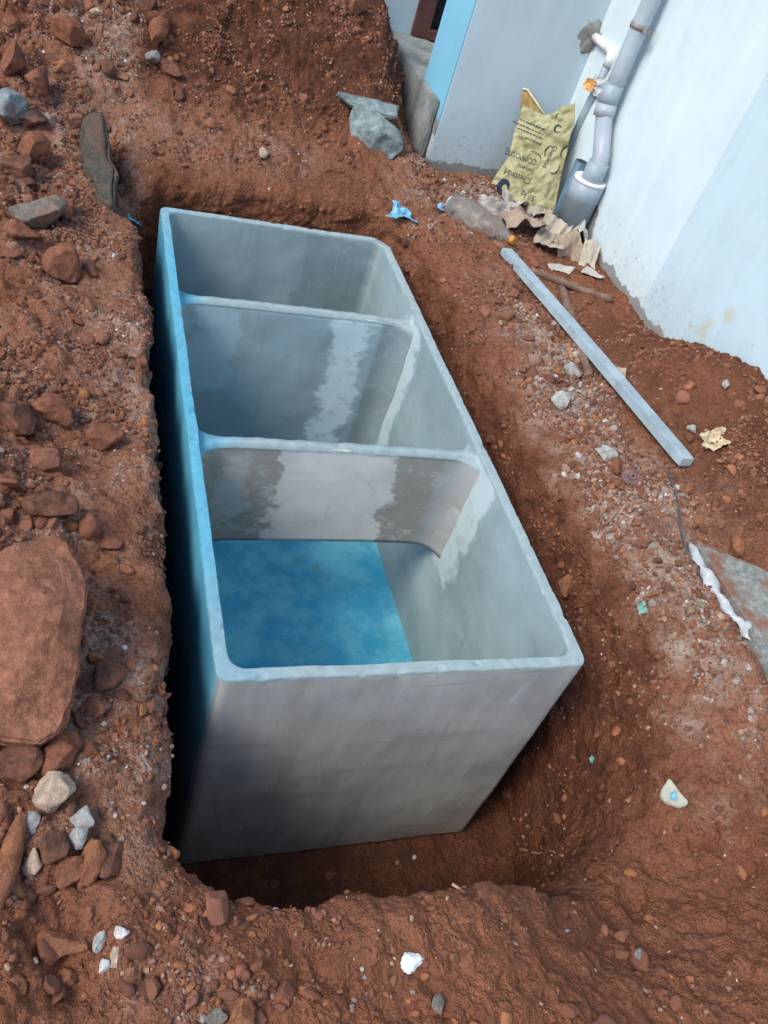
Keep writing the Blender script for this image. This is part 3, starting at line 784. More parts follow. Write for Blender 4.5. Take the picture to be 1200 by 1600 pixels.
tube('shaft', [(WX - 0.04, stub.y, -0.05), (WX - 0.04, stub.y, stub.z)], 0.033, PVCD, sp_, 22)
tube('mouth', [(WX - 0.04, stub.y, stub.z + 0.0005), (WX - 0.04, stub.y, stub.z + 0.001)], 0.027, M_DARK, sp_, 22)
# thin waste pipe leaving the wall and running down into the corner
w0 = Vector(onY(929, 57, WY)); wy = onX(956, 82, w0.x)[1]
wl = Vector((w0.x, wy, w0.z))
waste = empty('waste_pipe', (w0.x, wy, 0.05)); tag(waste, 'thin grey waste pipe coming out of a cement patch and running down behind the bag', 'pipe')
tube('wall_piece', [(w0.x, WY + 0.03, w0.z), (w0.x, wy + 0.02, w0.z)], 0.021, WHT, waste, 18)
tube('elbow', [(w0.x, wy + 0.045, w0.z), (w0.x, wy + 0.006, w0.z - 0.001), (w0.x, wy - 0.008, w0.z - 0.008), (w0.x, wy - 0.010, w0.z - 0.03), (w0.x, wy - 0.010, w0.z - 0.065)], [0.024, 0.0245, 0.025, 0.0245, 0.024], WHT, waste, 18)
tube('down_pipe', [(w0.x, wy - 0.010, w0.z - 0.06), (w0.x + 0.006, wy + 0.03, w0.z - 0.35), (w0.x + 0.01, wy + 0.06, 0.0)], 0.0205, PVC, waste, 18)
bm = bmesh.new(); bmesh.ops.create_icosphere(bm, subdivisions=3, radius=1)
for v in bm.verts:
    k = 1 + 0.30 * math.sin(3 * math.atan2(v.co.z, v.co.x) + 1.0) + 0.18 * math.sin(5 * math.atan2(v.co.z, v.co.x))
    v.co = Vector((w0.x + v.co.x * 0.058 * k, WY + v.co.y * 0.012, w0.z + v.co.z * 0.072 * k))
bm_obj('cement_patch', bm, CEM, waste, True)
# rag tied round the waste pipe
rg = Vector(onY(932, 133, wy + 0.012))
rag = empty('tied_rag', rg); tag(rag, 'small white and orange plastic scrap tied round the thin waste pipe', 'plastic scrap')
def crumple(name, c, ex, ey, sx, sy, mat, seed, amp=0.25, nn=22, parent=None, thick=0.0015, edge=0.18, freq=2.2):
    """a creased sheet about c spanned by ex, ey"""
    ex = Vector(ex).normalized(); ey = Vector(ey); ey = (ey - ex * ey.dot(ex)).normalized(); ez = ex.cross(ey)
    if ez.z < 0: ez = -ez
    g = np.linspace(-0.5, 0.5, nn); U, W = np.meshgrid(g, g); U = U.ravel(); W = W.ravel()
    rr = np.random.RandomState(seed)
    H = np.zeros_like(U)
    for k in range(6):
        a = rr.uniform(0, math.pi); o_ = rr.uniform(-0.3, 0.3); f = rr.uniform(0.5, 1.0)
        H += f * np.abs(U * math.cos(a) + W * math.sin(a) - o_) * rr.choice([-1, 1])
    Q3 = np.column_stack([U, W, np.full_like(U, seed * 3.7)])
    H = (H - H.mean()) * amp + fbm(Q3, freq * 1.3, 2) * amp * 0.7
    Ue = U * (1 + edge * pn(np.column_stack([W * 4, U * 0, np.full_like(U, seed)]))* 2) + fbm(Q3, freq, 2, off=5.0) * edge
    We = W * (1 + edge * pn(np.column_stack([U * 4, W * 0, np.full_like(U, seed + 50.0)])) * 2) + fbm(Q3, freq, 2, off=15.0) * edge
    s_ = min(sx, sy)
    V = [Vector(c) + ex * (a * sx) + ey * (b * sy) + ez * (h * s_) for a, b, h in zip(Ue, We, H)]
    Fs = [(i * nn + j, i * nn + j + 1, (i + 1) * nn + j + 1, (i + 1) * nn + j) for i in range(nn - 1) for j in range(nn - 1)]
    o = mesh_obj(name, V, Fs, mat, None, False)
    md = o.modifiers.new('thickness', 'SOLIDIFY'); md.thickness = thick
    if parent: put(o, parent)
    return o
WFILM = simple('white_plastic_film', (0.46, 0.485, 0.50), 0.18, 10, 0.4, 0.5, 0.05)
OFILM = simple('orange_plastic_film', (0.75, 0.36, 0.10), 0.12, 10, 0.4, 0.5, 0.05)
crumple('white_piece', rg + Vector((0.000, -0.035, 0.004)), (0.8, -0.6, 0), (0, 0, 1), 0.085, 0.085, WFILM, 3, 0.35, 14, rag)
crumple('orange_piece', rg + Vector((-0.05, -0.02, 0.000)), (0.9, -0.5, 0), (0, 0, 1), 0.05, 0.05, OFILM, 4, 0.3, 12, rag)

# ------------------------------------------------------------------ cement bag leaning in the corner
BO = Vector((1.745, 3.01, 0.05)); B1 = Vector((2.02, 2.79, 0.05)); BT = Vector((1.94, 3.06, 0.52))
e1 = (B1 - BO).normalized(); e2 = (BT - (BO + B1) * 0.5); e2 = (e2 - e1 * e2.dot(e1)).normalized(); bn = e1.cross(e2)
if bn.dot(Vector(CP) - BO) < 0: bn = -bn
def bagab(px, py):
    p = Vector(onPlane(px, py, np.array(BO), np.array(bn))) - BO
    return p.dot(e1), p.dot(e2)
Lp = [bagab(*q) for q in ((766, 291), (778, 270), (797, 243), (803, 212), (811, 185), (815, 165))]
Rp = [bagab(*q) for q in ((866, 338), (872, 305), (880, 268), (890, 225), (899, 188), (899, 163))]
Bp = [bagab(*q) for q in ((766, 291), (792, 308), (812, 318), (835, 327), (866, 338))]
Tp = [bagab(*q) for q in ((815, 165), (833, 171), (850, 181), (864, 180), (880, 168), (899, 163))]
def along(L, t):
    t = np.clip(t, 0, 1) * (len(L) - 1); i = int(min(len(L) - 2, math.floor(t))); f = t - i
    return np.array(L[i]) * (1 - f) + np.array(L[i + 1]) * f
def bag_ab(u, v):      # Coons patch
    l, r, b, t = along(Lp, v), along(Rp, v), along(Bp, u), along(Tp, u)
    return (1 - u) * l + u * r + (1 - v) * b + v * t - ((1 - u) * (1 - v) * np.array(Bp[0]) + u * (1 - v) * np.array(Bp[-1]) + (1 - u) * v * np.array(Tp[0]) + u * v * np.array(Tp[-1]))
def bag_h(a, b):       # bulge and creases at plane position a, b
    p = np.array([[a * 9, b * 9, 2.0], [a * 22, b * 20, 5.0], [a * 5 + b * 3, b * 2, 8.0]])
    q = pn(p)
    mid = max(0.0, 1 - ((a - 0.20) / 0.22) ** 2) * (0.6 + 0.4 * max(0.0, 1 - b / 0.5))
    fold = -0.020 * math.exp(-((a * 0.8 + b * 0.35 - 0.14) / 0.018) ** 2) * (1 if b < 0.28 else 0) 
    fold2 = -0.012 * math.exp(-((b - 0.36 + a * 0.2) / 0.02) ** 2)
    cr = abs(pn(np.array([[a * 14 + b * 6, b * 11 - a * 5, 12.0]]))[0]) + 0.6 * abs(pn(np.array([[a * 26 - b * 12, b * 24, 17.0]]))[0])
    return -0.035 * (0.25 - cr) + 0.055 * mid + 0.022 * q[0] + 0.010 * q[1] + 0.018 * abs(q[2]) + fold + fold2
NB = 70
def bag_mat():
    M = NT('yellow_woven_bag', 0.6, 0.35)
    n0 = M.noise(7, 5, 0.65); n1 = M.noise(35, 4, 0.6); wv = M.noise(260, 2)
    c = M.mix(M.ramp(n0, 0.32, 0.68), (0.31, 0.285, 0.135), (0.43, 0.405, 0.225))
    c = M.mix(M.math('MULTIPLY', M.ramp(n1, 0.5, 0.75), 0.5), c, (0.46, 0.44, 0.30))
    c = M.mix(M.math('MULTIPLY', M.ramp(n0, 0.58, 0.7), 0.35), c, (0.33, 0.36, 0.22))
    M.color(c); M.bump(M.math('ADD', n1, M.math('MULTIPLY', wv, 0.5)), 0.4, 0.004)
    return M.m
BAGM = bag_mat(); BAGI = simple('bag_inside', (0.30, 0.20, 0.07), 0.35, 40, 0.7)
BAGP = simple('faded_black_print', (0.045, 0.05, 0.065), 0.4, 60, 0.7)
BAGB = simple('dark_navy_print', (0.016, 0.024, 0.055), 0.3, 40, 0.6)
bag = empty('cement_bag', (BO + B1) * 0.5)
tag(bag, 'crumpled yellow cement bag standing upside down against the wall corner', 'bag')
def bag_p(a, b, off=0.0): return BO + e1 * a + e2 * b + bn * (bag_h(a, b) + off)
V = []; Fs = []
for i in range(NB + 1):
    for j in range(NB + 1):
        a, b = bag_ab(j / NB, i / NB); V.append(bag_p(a, b))
kf = len(V)
for i in range(NB + 1):
    for j in range(NB + 1):
        a, b = bag_ab(j / NB, i / NB); f = 4 * (j / NB) * (1 - j / NB)
        V.append(BO + e1 * a + e2 * b + bn * (bag_h(a, b) - 0.004 - 0.055 * f * (1 - 0.6 * i / NB)))
W_ = NB + 1
for i in range(NB):
    for j in range(NB):
        q = (i * W_ + j, i * W_ + j + 1, (i + 1) * W_ + j + 1, (i + 1) * W_ + j)
        Fs.append(q); Fs.append(tuple(kf + x for x in q[::-1]))
for i in range(NB):
    Fs.append((i * W_, (i + 1) * W_, kf + (i + 1) * W_, kf + i * W_)); r = NB
    Fs.append((i * W_ + r, kf + i * W_ + r, kf + (i + 1) * W_ + r, (i + 1) * W_ + r))
    Fs.append((i, kf + i, kf + i + 1, i + 1))
put(mesh_obj('sack', V, Fs, BAGM, None, True), bag)
# the ear of the open mouth at the back left, dark inside, pale folded edge
ear = [bagab(*q) for q in ((812, 168), (815, 141), (823, 140), (851, 183), (840, 190))]
V = [BO + e1 * a + e2 * b + bn * (bag_h(a, b) - 0.016) for a, b in ear] + [BO + e1 * a + e2 * b + bn * (bag_h(a, b) - 0.020) for a, b in ear]
k = len(ear); Fs = [tuple(range(k)), tuple(range(2 * k - 1, k - 1, -1))] + [(i, (i + 1) % k, k + (i + 1) % k, k + i) for i in range(k)]
o = put(mesh_obj('mouth_lining', V, Fs, BAGI, None, False), bag); o['label'] = 'brown inside of the open mouth'
hem = [bagab(*q) for q in ((815, 138), (824, 140), (838, 160), (852, 181))]
put(tube('hem', [BO + e1 * a + e2 * b + bn * (bag_h(a, b) - 0.010) for a, b in hem], 0.005, simple('pale_hem', (0.60, 0.56, 0.36), 0.1), None, 8), bag)
def bag_print(name, bm_in, mat):
    """lay a flat drawing (plane coordinates a, b in metres) on the bag"""
    bmesh.ops.triangulate(bm_in, faces=bm_in.faces[:])
    for _ in range(2):
        lg = [e for e in bm_in.edges if e.calc_length() > 0.008]
        if not lg: break
        bmesh.ops.subdivide_edges(bm_in, edges=lg, cuts=1); bmesh.ops.triangulate(bm_in, faces=bm_in.faces[:])
    for v in bm_in.verts: v.co = bag_p(v.co.x, v.co.y, 0.0022)
    return bm_obj(name, bm_in, mat, bag)
def bag_text(txt, px, py, h, rot, mat=None, squash=1.0, shear=0.0, tname='lettering'):
    cu = bpy.data.curves.new('txt', 'FONT'); cu.body = txt; cu.size = 1.0; cu.resolution_u = 2; cu.align_x = 'LEFT'; cu.shear = shear
    to = bpy.data.objects.new('txt', cu); COL.objects.link(to)
    dg = bpy.context.evaluated_depsgraph_get(); me = bpy.data.meshes.new_from_object(to.evaluated_get(dg))
    bpy.data.objects.remove(to); bpy.data.curves.remove(cu)
    bm = bmesh.new(); bm.from_mesh(me); bpy.data.meshes.remove(me)
    a0, b0 = bagab(px, py); ca, sa = math.cos(rot), math.sin(rot)
    for v in bm.verts:
        x, y = v.co.x * h * squash, v.co.y * h
        v.co = Vector((a0 + x * ca - y * sa, b0 + x * sa + y * ca, 0))
    return bag_print(tname, bm, mat or BAGP)
ang = math.pi + 0.03
bag_text('COMPOSITE', 842, 252, 0.042, ang, squash=0.80)
bag_text('cement', 838, 267, 0.036, ang, squash=0.9)
bag_text('Chettinad', 833, 281, 0.046, ang, squash=0.85)
bag_text('50 kg', 839, 308, 0.040, ang, squash=0.95)
bag_text('Chettinad', 867, 228, 0.034, -math.pi / 2 - 0.05, squash=0.85)
for k_, (qx, qy, nch) in enumerate(((852, 205, 15), (849, 212, 17), (848, 219, 16), (846, 228, 9))):   # lines of print too worn to read
    bm = bmesh.new(); a0, b0 = bagab(qx, qy); rq = random.Random(k_); x = 0.0
    while x < nch * 0.0095:
        ln = rq.uniform(0.006, 0.02)
        bm.faces.new([bm.verts.new((a0 - x - dx, b0 + dy, 0)) for dx, dy in ((0, 0), (ln, 0), (ln, 0.006), (0, 0.006))]); x += ln + rq.uniform(0.003, 0.006)
    bag_print('small_print', bm, BAGP)
def arc_bm(px, py, r, w_, a0, a1, sy=1.0, nseg=16):
    bm = bmesh.new(); A0, B0 = bagab(px, py); prev = None
    for i in range(nseg + 1):
        t = a0 + (a1 - a0) * i / nseg; ww = w_ * (0.35 + 0.65 * math.sin(math.pi * i / nseg))
        p = [bm.verts.new((A0 + (r + s_ * ww) * math.cos(t), B0 + (r + s_ * ww) * math.sin(t) * sy, 0)) for s_ in (-0.5, 0.5)]
        if prev: bm.faces.new((prev[0], prev[1], p[1], p[0]))
        prev = p
    return bm
bag_print('swoosh', arc_bm(835, 247, 0.042, 0.008, 0.1, 2.2, 0.6), BAGP)
bag_print('swoosh', arc_bm(868, 262, 0.026, 0.007, -1.9, 0.5, 1.3), BAGP)
bag_print('swoosh', arc_bm(861, 240, 0.026, 0.006, 1.6, 4.2, 1.2), BAGP)
bag_print('swoosh', arc_bm(886, 240, 0.026, 0.006, 1.6, 4.4, 1.2), BAGP)
bag_print('ring_mark', arc_bm(873, 203, 0.017, 0.009, 0.6, 6.0, 1.0, 20), BAGP)
bag_print('ring_tail', arc_bm(884, 190, 0.05, 0.005, 2.7, 3.4, 1.0, 8), BAGP)
bag_print('round_emblem', arc_bm(789, 293, 0.026, 0.030, 0.0, 5.6, 1.05, 26), BAGB)

# ================================================================== STONES
def ico(sub):
    bm = bmesh.new(); bmesh.ops.create_icosphere(bm, subdivisions=sub, radius=1)
    V = np.array([v.co[:] for v in bm.verts]); Fc = np.array([[v.index for v in f.verts] for f in bm.faces]); bm.free()
    return V, Fc
ICO = {k: ico(k) for k in (1, 2, 3, 4)}
def stone_shape(sub, seed, cuts=7, rough=0.10, lo=0.45, hi=0.9):
    V, Fc = ICO[sub]; V = V.copy(); r = np.random.RandomState(seed)
    for _ in range(cuts):
        nv = r.normal(size=3); nv /= np.linalg.norm(nv); dlim = r.uniform(lo, hi)
        q = V @ nv; over = q > dlim
        V[over] -= (q[over] - dlim)[:, None] * nv * 0.97
    d = fbm(V * 1.0 + seed * 3.1, 1.6, 3, 0.55) * rough * 2
    V = V * (1 + d)[:, None]
    V -= V.mean(0); V /= np.abs(V).max(0)
    return V, Fc
# ---- scattered clods and pebbles (too many to count)
pxs, pys, dep = project(G.reshape(-1, 3))
vis = (dep > 0.2) & (pxs > -60) & (pxs < 1260) & (pys > -60) & (pys < 1660)
eu = np.linalg.norm(np.roll(G, -1, 1) - G, axis=2); ev = np.zeros((NV, NU)); ev[:-1] = np.linalg.norm(G[1:] - G[:-1], axis=2)
area = (eu * ev).reshape(-1)
GX, GY, GZ = G.reshape(-1, 3).T
facing = ((CP - G.reshape(-1, 3)) * GN.reshape(-1, 3)).sum(1) > 0
dm = np.clip(0.55 + nmid * 1.6 + nlow, 0.05, 2.2)
base_d = (0.5 + 1.3 * sstep(-0.05, -0.3, GX) + 1.0 * sstep(0.6, 0.0, GX) * sstep(-0.3, -0.6, GY) + 2.2 * z0 + 0.9 * sstep(2.7, 3.0, GY) * (GX < 1.4) + 1.0 * sstep(1.5, 1.7, GX) * (GY > 0.35) * (GY < 1.9) + 0.6 * sstep(1.0, 1.2, GX)) * dm
base_d *= np.where(wtf < 0.9, 0.6, 1.0)
base_d *= 1 - 0.3 * np.exp(-((GX - 1.0) / 0.45) ** 2 - ((GY + 0.5) / 0.45) ** 2)
slabm = (GX > 1.57) & (GY < 0.40)
okv = vis & facing & (wtf > 0.02) & (GZ > -0.99) & ~slabm & (GX < 2.09) & ~((GX > 1.39) & (GY > 3.16)) & (dep < 6.5) & (area > 0)
okv |= vis & facing & (wt.reshape(-1) <= 0.02) & (GY < -0.03)
def scatter(name, count, smin, smax, power, sub, palette, wgt, seed, label, cat, mat=STONE, sink=0.05, flat=(0.45, 0.9), tri_s=False):
    okw = np.clip(0.25 + 2.2 * fbm(G.reshape(-1, 3), 5.0, 2, 0.5, seed * 7.7), 0.04, 2.5); wgt = wgt * okw
    r = np.random.RandomState(seed)
    p = np.where(okv, area * wgt, 0); p /= p.sum()
    idx = r.choice(len(p), count, p=p)
    protos = [stone_shape(sub, seed * 50 + k, 5 if sub == 1 else 7, 0.12) for k in range(10)]
    nv = len(protos[0][0]); Fb = protos[0][1]
    size = smin * (smax / smin) ** (r.rand(count) ** power)
    # a finer grade close by, where a pixel is smaller
    VV = np.empty((count, nv, 3)); CC = np.empty((count, nv, 3))
    pal = np.array([c for c, _ in palette]); pw = np.array([q for _, q in palette], float); pw /= pw.sum()
    ci_ = r.choice(len(pal), count, p=pw)
    pos = G.reshape(-1, 3)[idx] + r.uniform(-0.004, 0.004, (count, 3)); nor = GN.reshape(-1, 3)[idx]
    PR = np.stack([p_[0] for p_ in protos])
    B = PR[np.arange(count) % 10] * size[:, None, None] * np.column_stack([np.ones(count), r.uniform(0.6, 1.0, count), r.uniform(flat[0], flat[1], count)])[:, None, :]
    a = r.uniform(0, 6.283, count); ca, sa = np.cos(a)[:, None], np.sin(a)[:, None]; tl = r.normal(0, 0.25, (count, 2))
    bx0 = B[:, :, 0] * ca - B[:, :, 1] * sa; by0 = B[:, :, 0] * sa + B[:, :, 1] * ca; bz0 = B[:, :, 2] + bx0 * tl[:, :1] + by0 * tl[:, 1:] + (size * sink)[:, None]
    n_ = nor / (np.linalg.norm(nor, axis=1)[:, None] + 1e-9)
    t1 = np.cross(n_, np.array([0.3, 0.9, 0.2])); t1 /= np.linalg.norm(t1, axis=1)[:, None] + 1e-9; t2 = np.cross(n_, t1)
    VV = pos[:, None, :] + bx0[..., None] * t1[:, None] + by0[..., None] * t2[:, None] + bz0[..., None] * n_[:, None]
    if sub >= 3: VV = VV + (fbm(VV.reshape(-1, 3), 70, 2).reshape(count, nv, 1) * 0.004) * n_[:, None]
    CC = np.repeat(np.clip(pal[ci_] * r.uniform(0.75, 1.25, (count, 1)) * r.uniform(0.94, 1.06, (count, 3)), 0, 0.85)[:, None], nv, 1)
    FF = (Fb[None] + (np.arange(count) * nv)[:, None, None]).reshape(-1, 3)
    o = np_mesh(name, VV.reshape(-1, 3), FF, mat, sub >= 3)
    vcol(o, 'tint', CC.reshape(-1, 3))
    tag(o, label, cat, None, 'stuff')
    return o
RED = (0.225, 0.094, 0.056); ORG = (0.31, 0.125, 0.056); BRN = (0.145, 0.066, 0.044); PNK = (0.36, 0.235, 0.175); GRY = (0.30, 0.29, 0.265); WHI = (0.58, 0.56, 0.53); DRK = (0.07, 0.045, 0.038)
scatter('soil_crumbs', 42000, 0.0022, 0.0085, 1.4, 1, [(RED, 5), (ORG, 1.6), (BRN, 3), (PNK, 1.2)], base_d, 3, 'fine red soil crumbs strewn over the dug ground', 'soil crumbs')
scatter('soil_clods', 4300, 0.008, 0.022, 2.2, 2, [(RED, 5), (ORG, 2), (BRN, 4)], base_d, 4, 'red and brown soil clods strewn over the dug ground', 'soil clods', sink=0.0)
scatter('large_clods', 300, 0.018, 0.042, 2.0, 3, [(RED, 6), (ORG, 0.6), (BRN, 4)], base_d * (0.4 + 1.6 * sstep(-0.15, -0.35, GX) + 0.8 * sstep(2.8, 3.1, GY)), 5, 'lumps of red soil half sunk in the banks', 'soil clods', sink=0.05)
scatter('pebbles', 7000, 0.0018, 0.0080, 2.0, 1, [(PNK, 5), (WHI, 1.0), (GRY, 2), (ORG, 1)], base_d * (0.5 + 1.2 * z0), 6, 'pale grit and pebbles sprinkled over the soil', 'pebbles')
crestw = np.clip(z0 - 0.25, 0, 1) * sstep(0.9, 1.2, GX) * (wtf > 0.7)
scatter('plaster_rubble', 8500, 0.0025, 0.015, 2.6, 1, [((0.33, 0.22, 0.165), 5), ((0.30, 0.26, 0.225), 3), ((0.50, 0.46, 0.42), 0.9), (RED, 3)], crestw, 8, 'broken plaster and brick rubble along the right bank', 'rubble', sink=0.15)

# ---- stones one can point at
RS = {'red': (0.225, 0.090, 0.052), 'pink': (0.27, 0.120, 0.080), 'brown': (0.155, 0.072, 0.047), 'orange': (0.28, 0.115, 0.057), 'grey': (0.20, 0.185, 0.150),
      'pale': (0.47, 0.36, 0.27), 'white': (0.66, 0.65, 0.62), 'lightgrey': (0.40, 0.40, 0.37), 'dark': (0.065, 0.052, 0.045), 'bluegrey': (0.24, 0.29, 0.30)}
camr = Vector(RC[0]); camr.z = 0; camr.normalize()
def rock(name, px, py, wpx, hpx, kind, label, seed, flat=0.55, sink=0.15, cuts=9, cat='stone', rough=0.08, group=None):
    loc, nor, pm = hit(px, py + hpx * 0.15)
    sx = wpx / pm / 2; sy = hpx / pm / 2 / 0.80
    V, Fc = stone_shape(4, seed, cuts, rough, 0.40, 0.85)
    sz = flat * min(sx, sy) * 1.15
    up = (nor + Vector((0, 0, 1))).normalized(); ax = (camr - up * camr.dot(up)).normalized(); ay = up.cross(ax)
    a = random.Random(seed).uniform(-0.2, 0.2)
    V = V * np.array([sx, sy, sz])
    V = np.column_stack([V[:, 0] * math.cos(a) - V[:, 1] * math.sin(a), V[:, 0] * math.sin(a) + V[:, 1] * math.cos(a), V[:, 2]])
    A_, B_, C_ = np.array(ax), np.array(ay), np.array(up)
    Wv = V[:, :1] * A_ + V[:, 1:2] * B_ + V[:, 2:] * C_
    Wv = Wv + np.column_stack([fbm(Wv + np.array(loc), 60, 2, off=k * 7.0) for k in range(3)]) * min(0.0045, sx * 0.07)
    c = rock_mat(kind, RS[kind], dustamt=0.25 if kind in ('white', 'lightgrey', 'pale') else 0.62)
    o = mesh_obj(name, Wv, Fc, c, None, False, loc + up * sz * (1 - sink * 2))
    for p in o.data.polygons: p.use_smooth = True
    tag(o, label, cat, group)
    return o
ROCKS = [
 ('stone', 60, 340, 76, 62, 'grey', 'angular grey-green stone on the left bank, flat faced, largest grey one', 11, .7),
 ('stone', 103, 328, 52, 46, 'red', 'rusty red stone touching the right side of the grey-green stone', 12, .6),
 ('stone', 34, 366, 58, 38, 'red', 'reddish stone lying just below the grey-green stone', 13, .55),
 ('stone', 103, 420, 66, 56, 'red', 'rounded red stone alone on the left bank below the grey-green stone', 14, .75),
 ('stone', 22, 650, 62, 62, 'brown', 'brown angular stone at the left edge above the flat laterite slab', 15, .7),
 ('stone', 82, 645, 66, 50, 'red', 'flat topped red stone right of the brown left edge stone', 16, .6),
 ('stone', 160, 684, 58, 40, 'red', 'small red wedge stone near the lip beside the middle of the tank', 17, .6),
 ('stone', 70, 712, 52, 40, 'pink', 'pinkish flat chip leaning above the laterite slab', 18, .4),
 ('stone', 78, 796, 86, 58, 'brown', 'broad brown stone touching the top of the big laterite slab', 19, .6),
 ('stone', 165, 840, 52, 36, 'red', 'thin red flake at the upper right of the laterite slab', 20, .35),
 ('stone', 172, 1052, 56, 52, 'brown', 'dull brown stone wedged at the right side of the laterite slab', 21, .5),
 ('stone', 28, 1185, 74, 62, 'brown', 'dark brown block under the lower end of the laterite slab', 22, .7),
 ('stone', 92, 1180, 58, 54, 'red', 'red block right below the lower tip of the laterite slab', 23, .7),
 ('stone', 84, 1235, 62, 54, 'pale', 'pale beige pitted stone, largest light one at the lower left', 24, .7),
 ('stone', 48, 1286, 30, 30, 'lightgrey', 'round light grey stone below the pale beige stone', 25, .75),
 ('stone', 128, 1275, 42, 34, 'lightgrey', 'grey-white jagged flake right of the pale beige stone', 26, .5),
 ('stone', 121, 1308, 34, 28, 'lightgrey', 'speckled grey lump under the jagged grey-white flake', 27, .6),
 ('stone', 139, 1344, 46, 62, 'orange', 'orange-brown upright stone in the lower left cluster', 28, .8),
 ('stone', 106, 1360, 50, 46, 'red', 'red stone left of the orange-brown upright stone', 29, .7),
 ('stone', 52, 1342, 32, 40, 'pale', 'cream chip left in the lower left cluster', 30, .6),
 ('stone', 80, 1320, 56, 44, 'brown', 'brown stone between the cream chip and the speckled grey lump', 31, .6),
 ('stone', 170, 1340, 46, 54, 'brown', 'dusty brown stone right of the orange-brown upright stone', 32, .6),
 ('stone', 6, 1335, 40, 140, 'orange', 'long rusty stone cut by the left edge of the picture', 33, .7),
 ('stone', 92, 1475, 86, 42, 'orange', 'long orange-brown stone lying flat in the lower left', 34, .55),
 ('stone', 164, 1507, 17, 18, 'white', 'small bright white cube of stone in the lower left', 35, .9),
 ('stone', 189, 1456, 25, 16, 'white', 'oval whitish pebble above the bright white cube', 36, .7),
 ('stone', 155, 1467, 22, 28, 'lightgrey', 'pale grey pebble left of the oval whitish pebble', 37, .6),
 ('stone', 180, 1492, 16, 28, 'pale', 'narrow pinkish cream chip right of the bright white cube', 38, .5),
 ('stone', 378, 1585, 42, 40, 'orange', 'orange-red stone at the bottom edge left of centre', 39, .8),
 ('stone', 340, 1592, 34, 26, 'grey', 'grey-brown stone at the bottom edge beside the orange-red one', 40, .7),
 ('stone', 298, 1562, 20, 28, 'pink', 'pink stone just above the bottom edge stones', 41, .7),
 ('stone', 999, 1494, 20, 20, 'bluegrey', 'blue-grey stone alone on the smooth near right slope', 42, .8),
 ('stone', 682, 1567, 20, 30, 'grey', 'grey pebble near the bottom edge below the white plaster lump', 43, .6),
 ('stone', 1072, 767, 24, 20, 'orange', 'orange brick lump at the near end of the grey bar', 44, .8),
 ('stone', 1148, 853, 22, 30, 'orange', 'orange stone at the foot of the right soil heap', 45, .8),
 ('stone', 971, 587, 22, 30, 'pale', 'cream stone beside the middle of the grey bar', 46, .8),
 ('stone', 1080, 671, 17, 15, 'lightgrey', 'light grey pebble on the right soil heap', 47, .8),
 ('stone', 1133, 602, 14, 14, 'lightgrey', 'small grey pebble high on the right soil heap', 48, .8),
 ('stone', 1185, 612, 18, 16, 'orange', 'rusty pebble near the top of the right soil heap', 49, .8),
 ('stone', 890, 578, 30, 26, 'lightgrey', 'light plaster chunk just below the grey bar', 50, .5),
 ('stone', 876, 625, 36, 30, 'lightgrey', 'flat grey plaster piece on the bank left of the grey bar', 51, .4),
 ('stone', 946, 708, 40, 30, 'lightgrey', 'broad pale plaster plate on the gravelly right bank', 52, .3),
 ('stone', 885, 912, 28, 36, 'orange', 'ochre stone set in the right pit wall near the tank corner', 53, .6),
 ('stone', 237, 92, 24, 22, 'bluegrey', 'grey-blue stone high on the back left heap', 54, .8),
 ('stone', 262, 108, 54, 26, 'brown', 'long brown clod right below the grey-blue stone on the heap', 55, .6),
 ('stone', 410, 240, 18, 24, 'pale', 'cream stone on the back edge of the pit', 56, .7),
 ('stone', 150, 19, 24, 12, 'pale', 'long pale stone at the top left of the heap', 57, .6),
 ('stone', 192, 120, 26, 12, 'pink', 'small pinkish flat stone on the back left heap', 58, .5),
 ('stone', 104, 60, 58, 40, 'red', 'big red lump at the top left of the heap', 59, .8),
 ('stone', 62, 135, 46, 50, 'red', 'red block in the dark hollow at the upper left', 60, .9),
 ('stone', 22, 100, 38, 44, 'red', 'red block at the upper left edge of the picture', 61, .9),
 ('stone', 12, 172, 52, 54, 'bluegrey', 'grey-green rounded stone at the left edge below the upper red block', 62, .8),
 ('stone', 55, 190, 44, 26, 'dark', 'dark brown stone right of the grey-green left edge stone', 63, .7),
 ('stone', 50, 238, 48, 44, 'red', 'red stone in the rubble above the grey-green angular stone', 64, .8),
 ('stone', 20, 262, 46, 40, 'brown', 'brown stone at the left edge above the grey-green angular stone', 65, .7),
 ('stone', 118, 190, 24, 20, 'pink', 'pinkish stone by the dark clay wedge', 66, .7),
 ('stone', 245, 55, 34, 48, 'red', 'tall red soil block standing on the back heap', 67, .9),
 ('stone', 555, 12, 26, 22, 'orange', 'orange lump on the skyline of the back heap', 68, .9),
 ('stone', 118, 500, 30, 16, 'red', 'small reddish stone on the left bank by the far partition', 69, .6),
 ('stone', 158, 530, 26, 24, 'pink', 'pink stone on the left bank beside the small reddish one', 70, .6),
 ('stone', 262, 632, 0, 0, None, '', 0, 0),
]
for r_ in ROCKS:
    if r_[3] == 0: continue
    rock(*r_[:7], r_[7], r_[8])

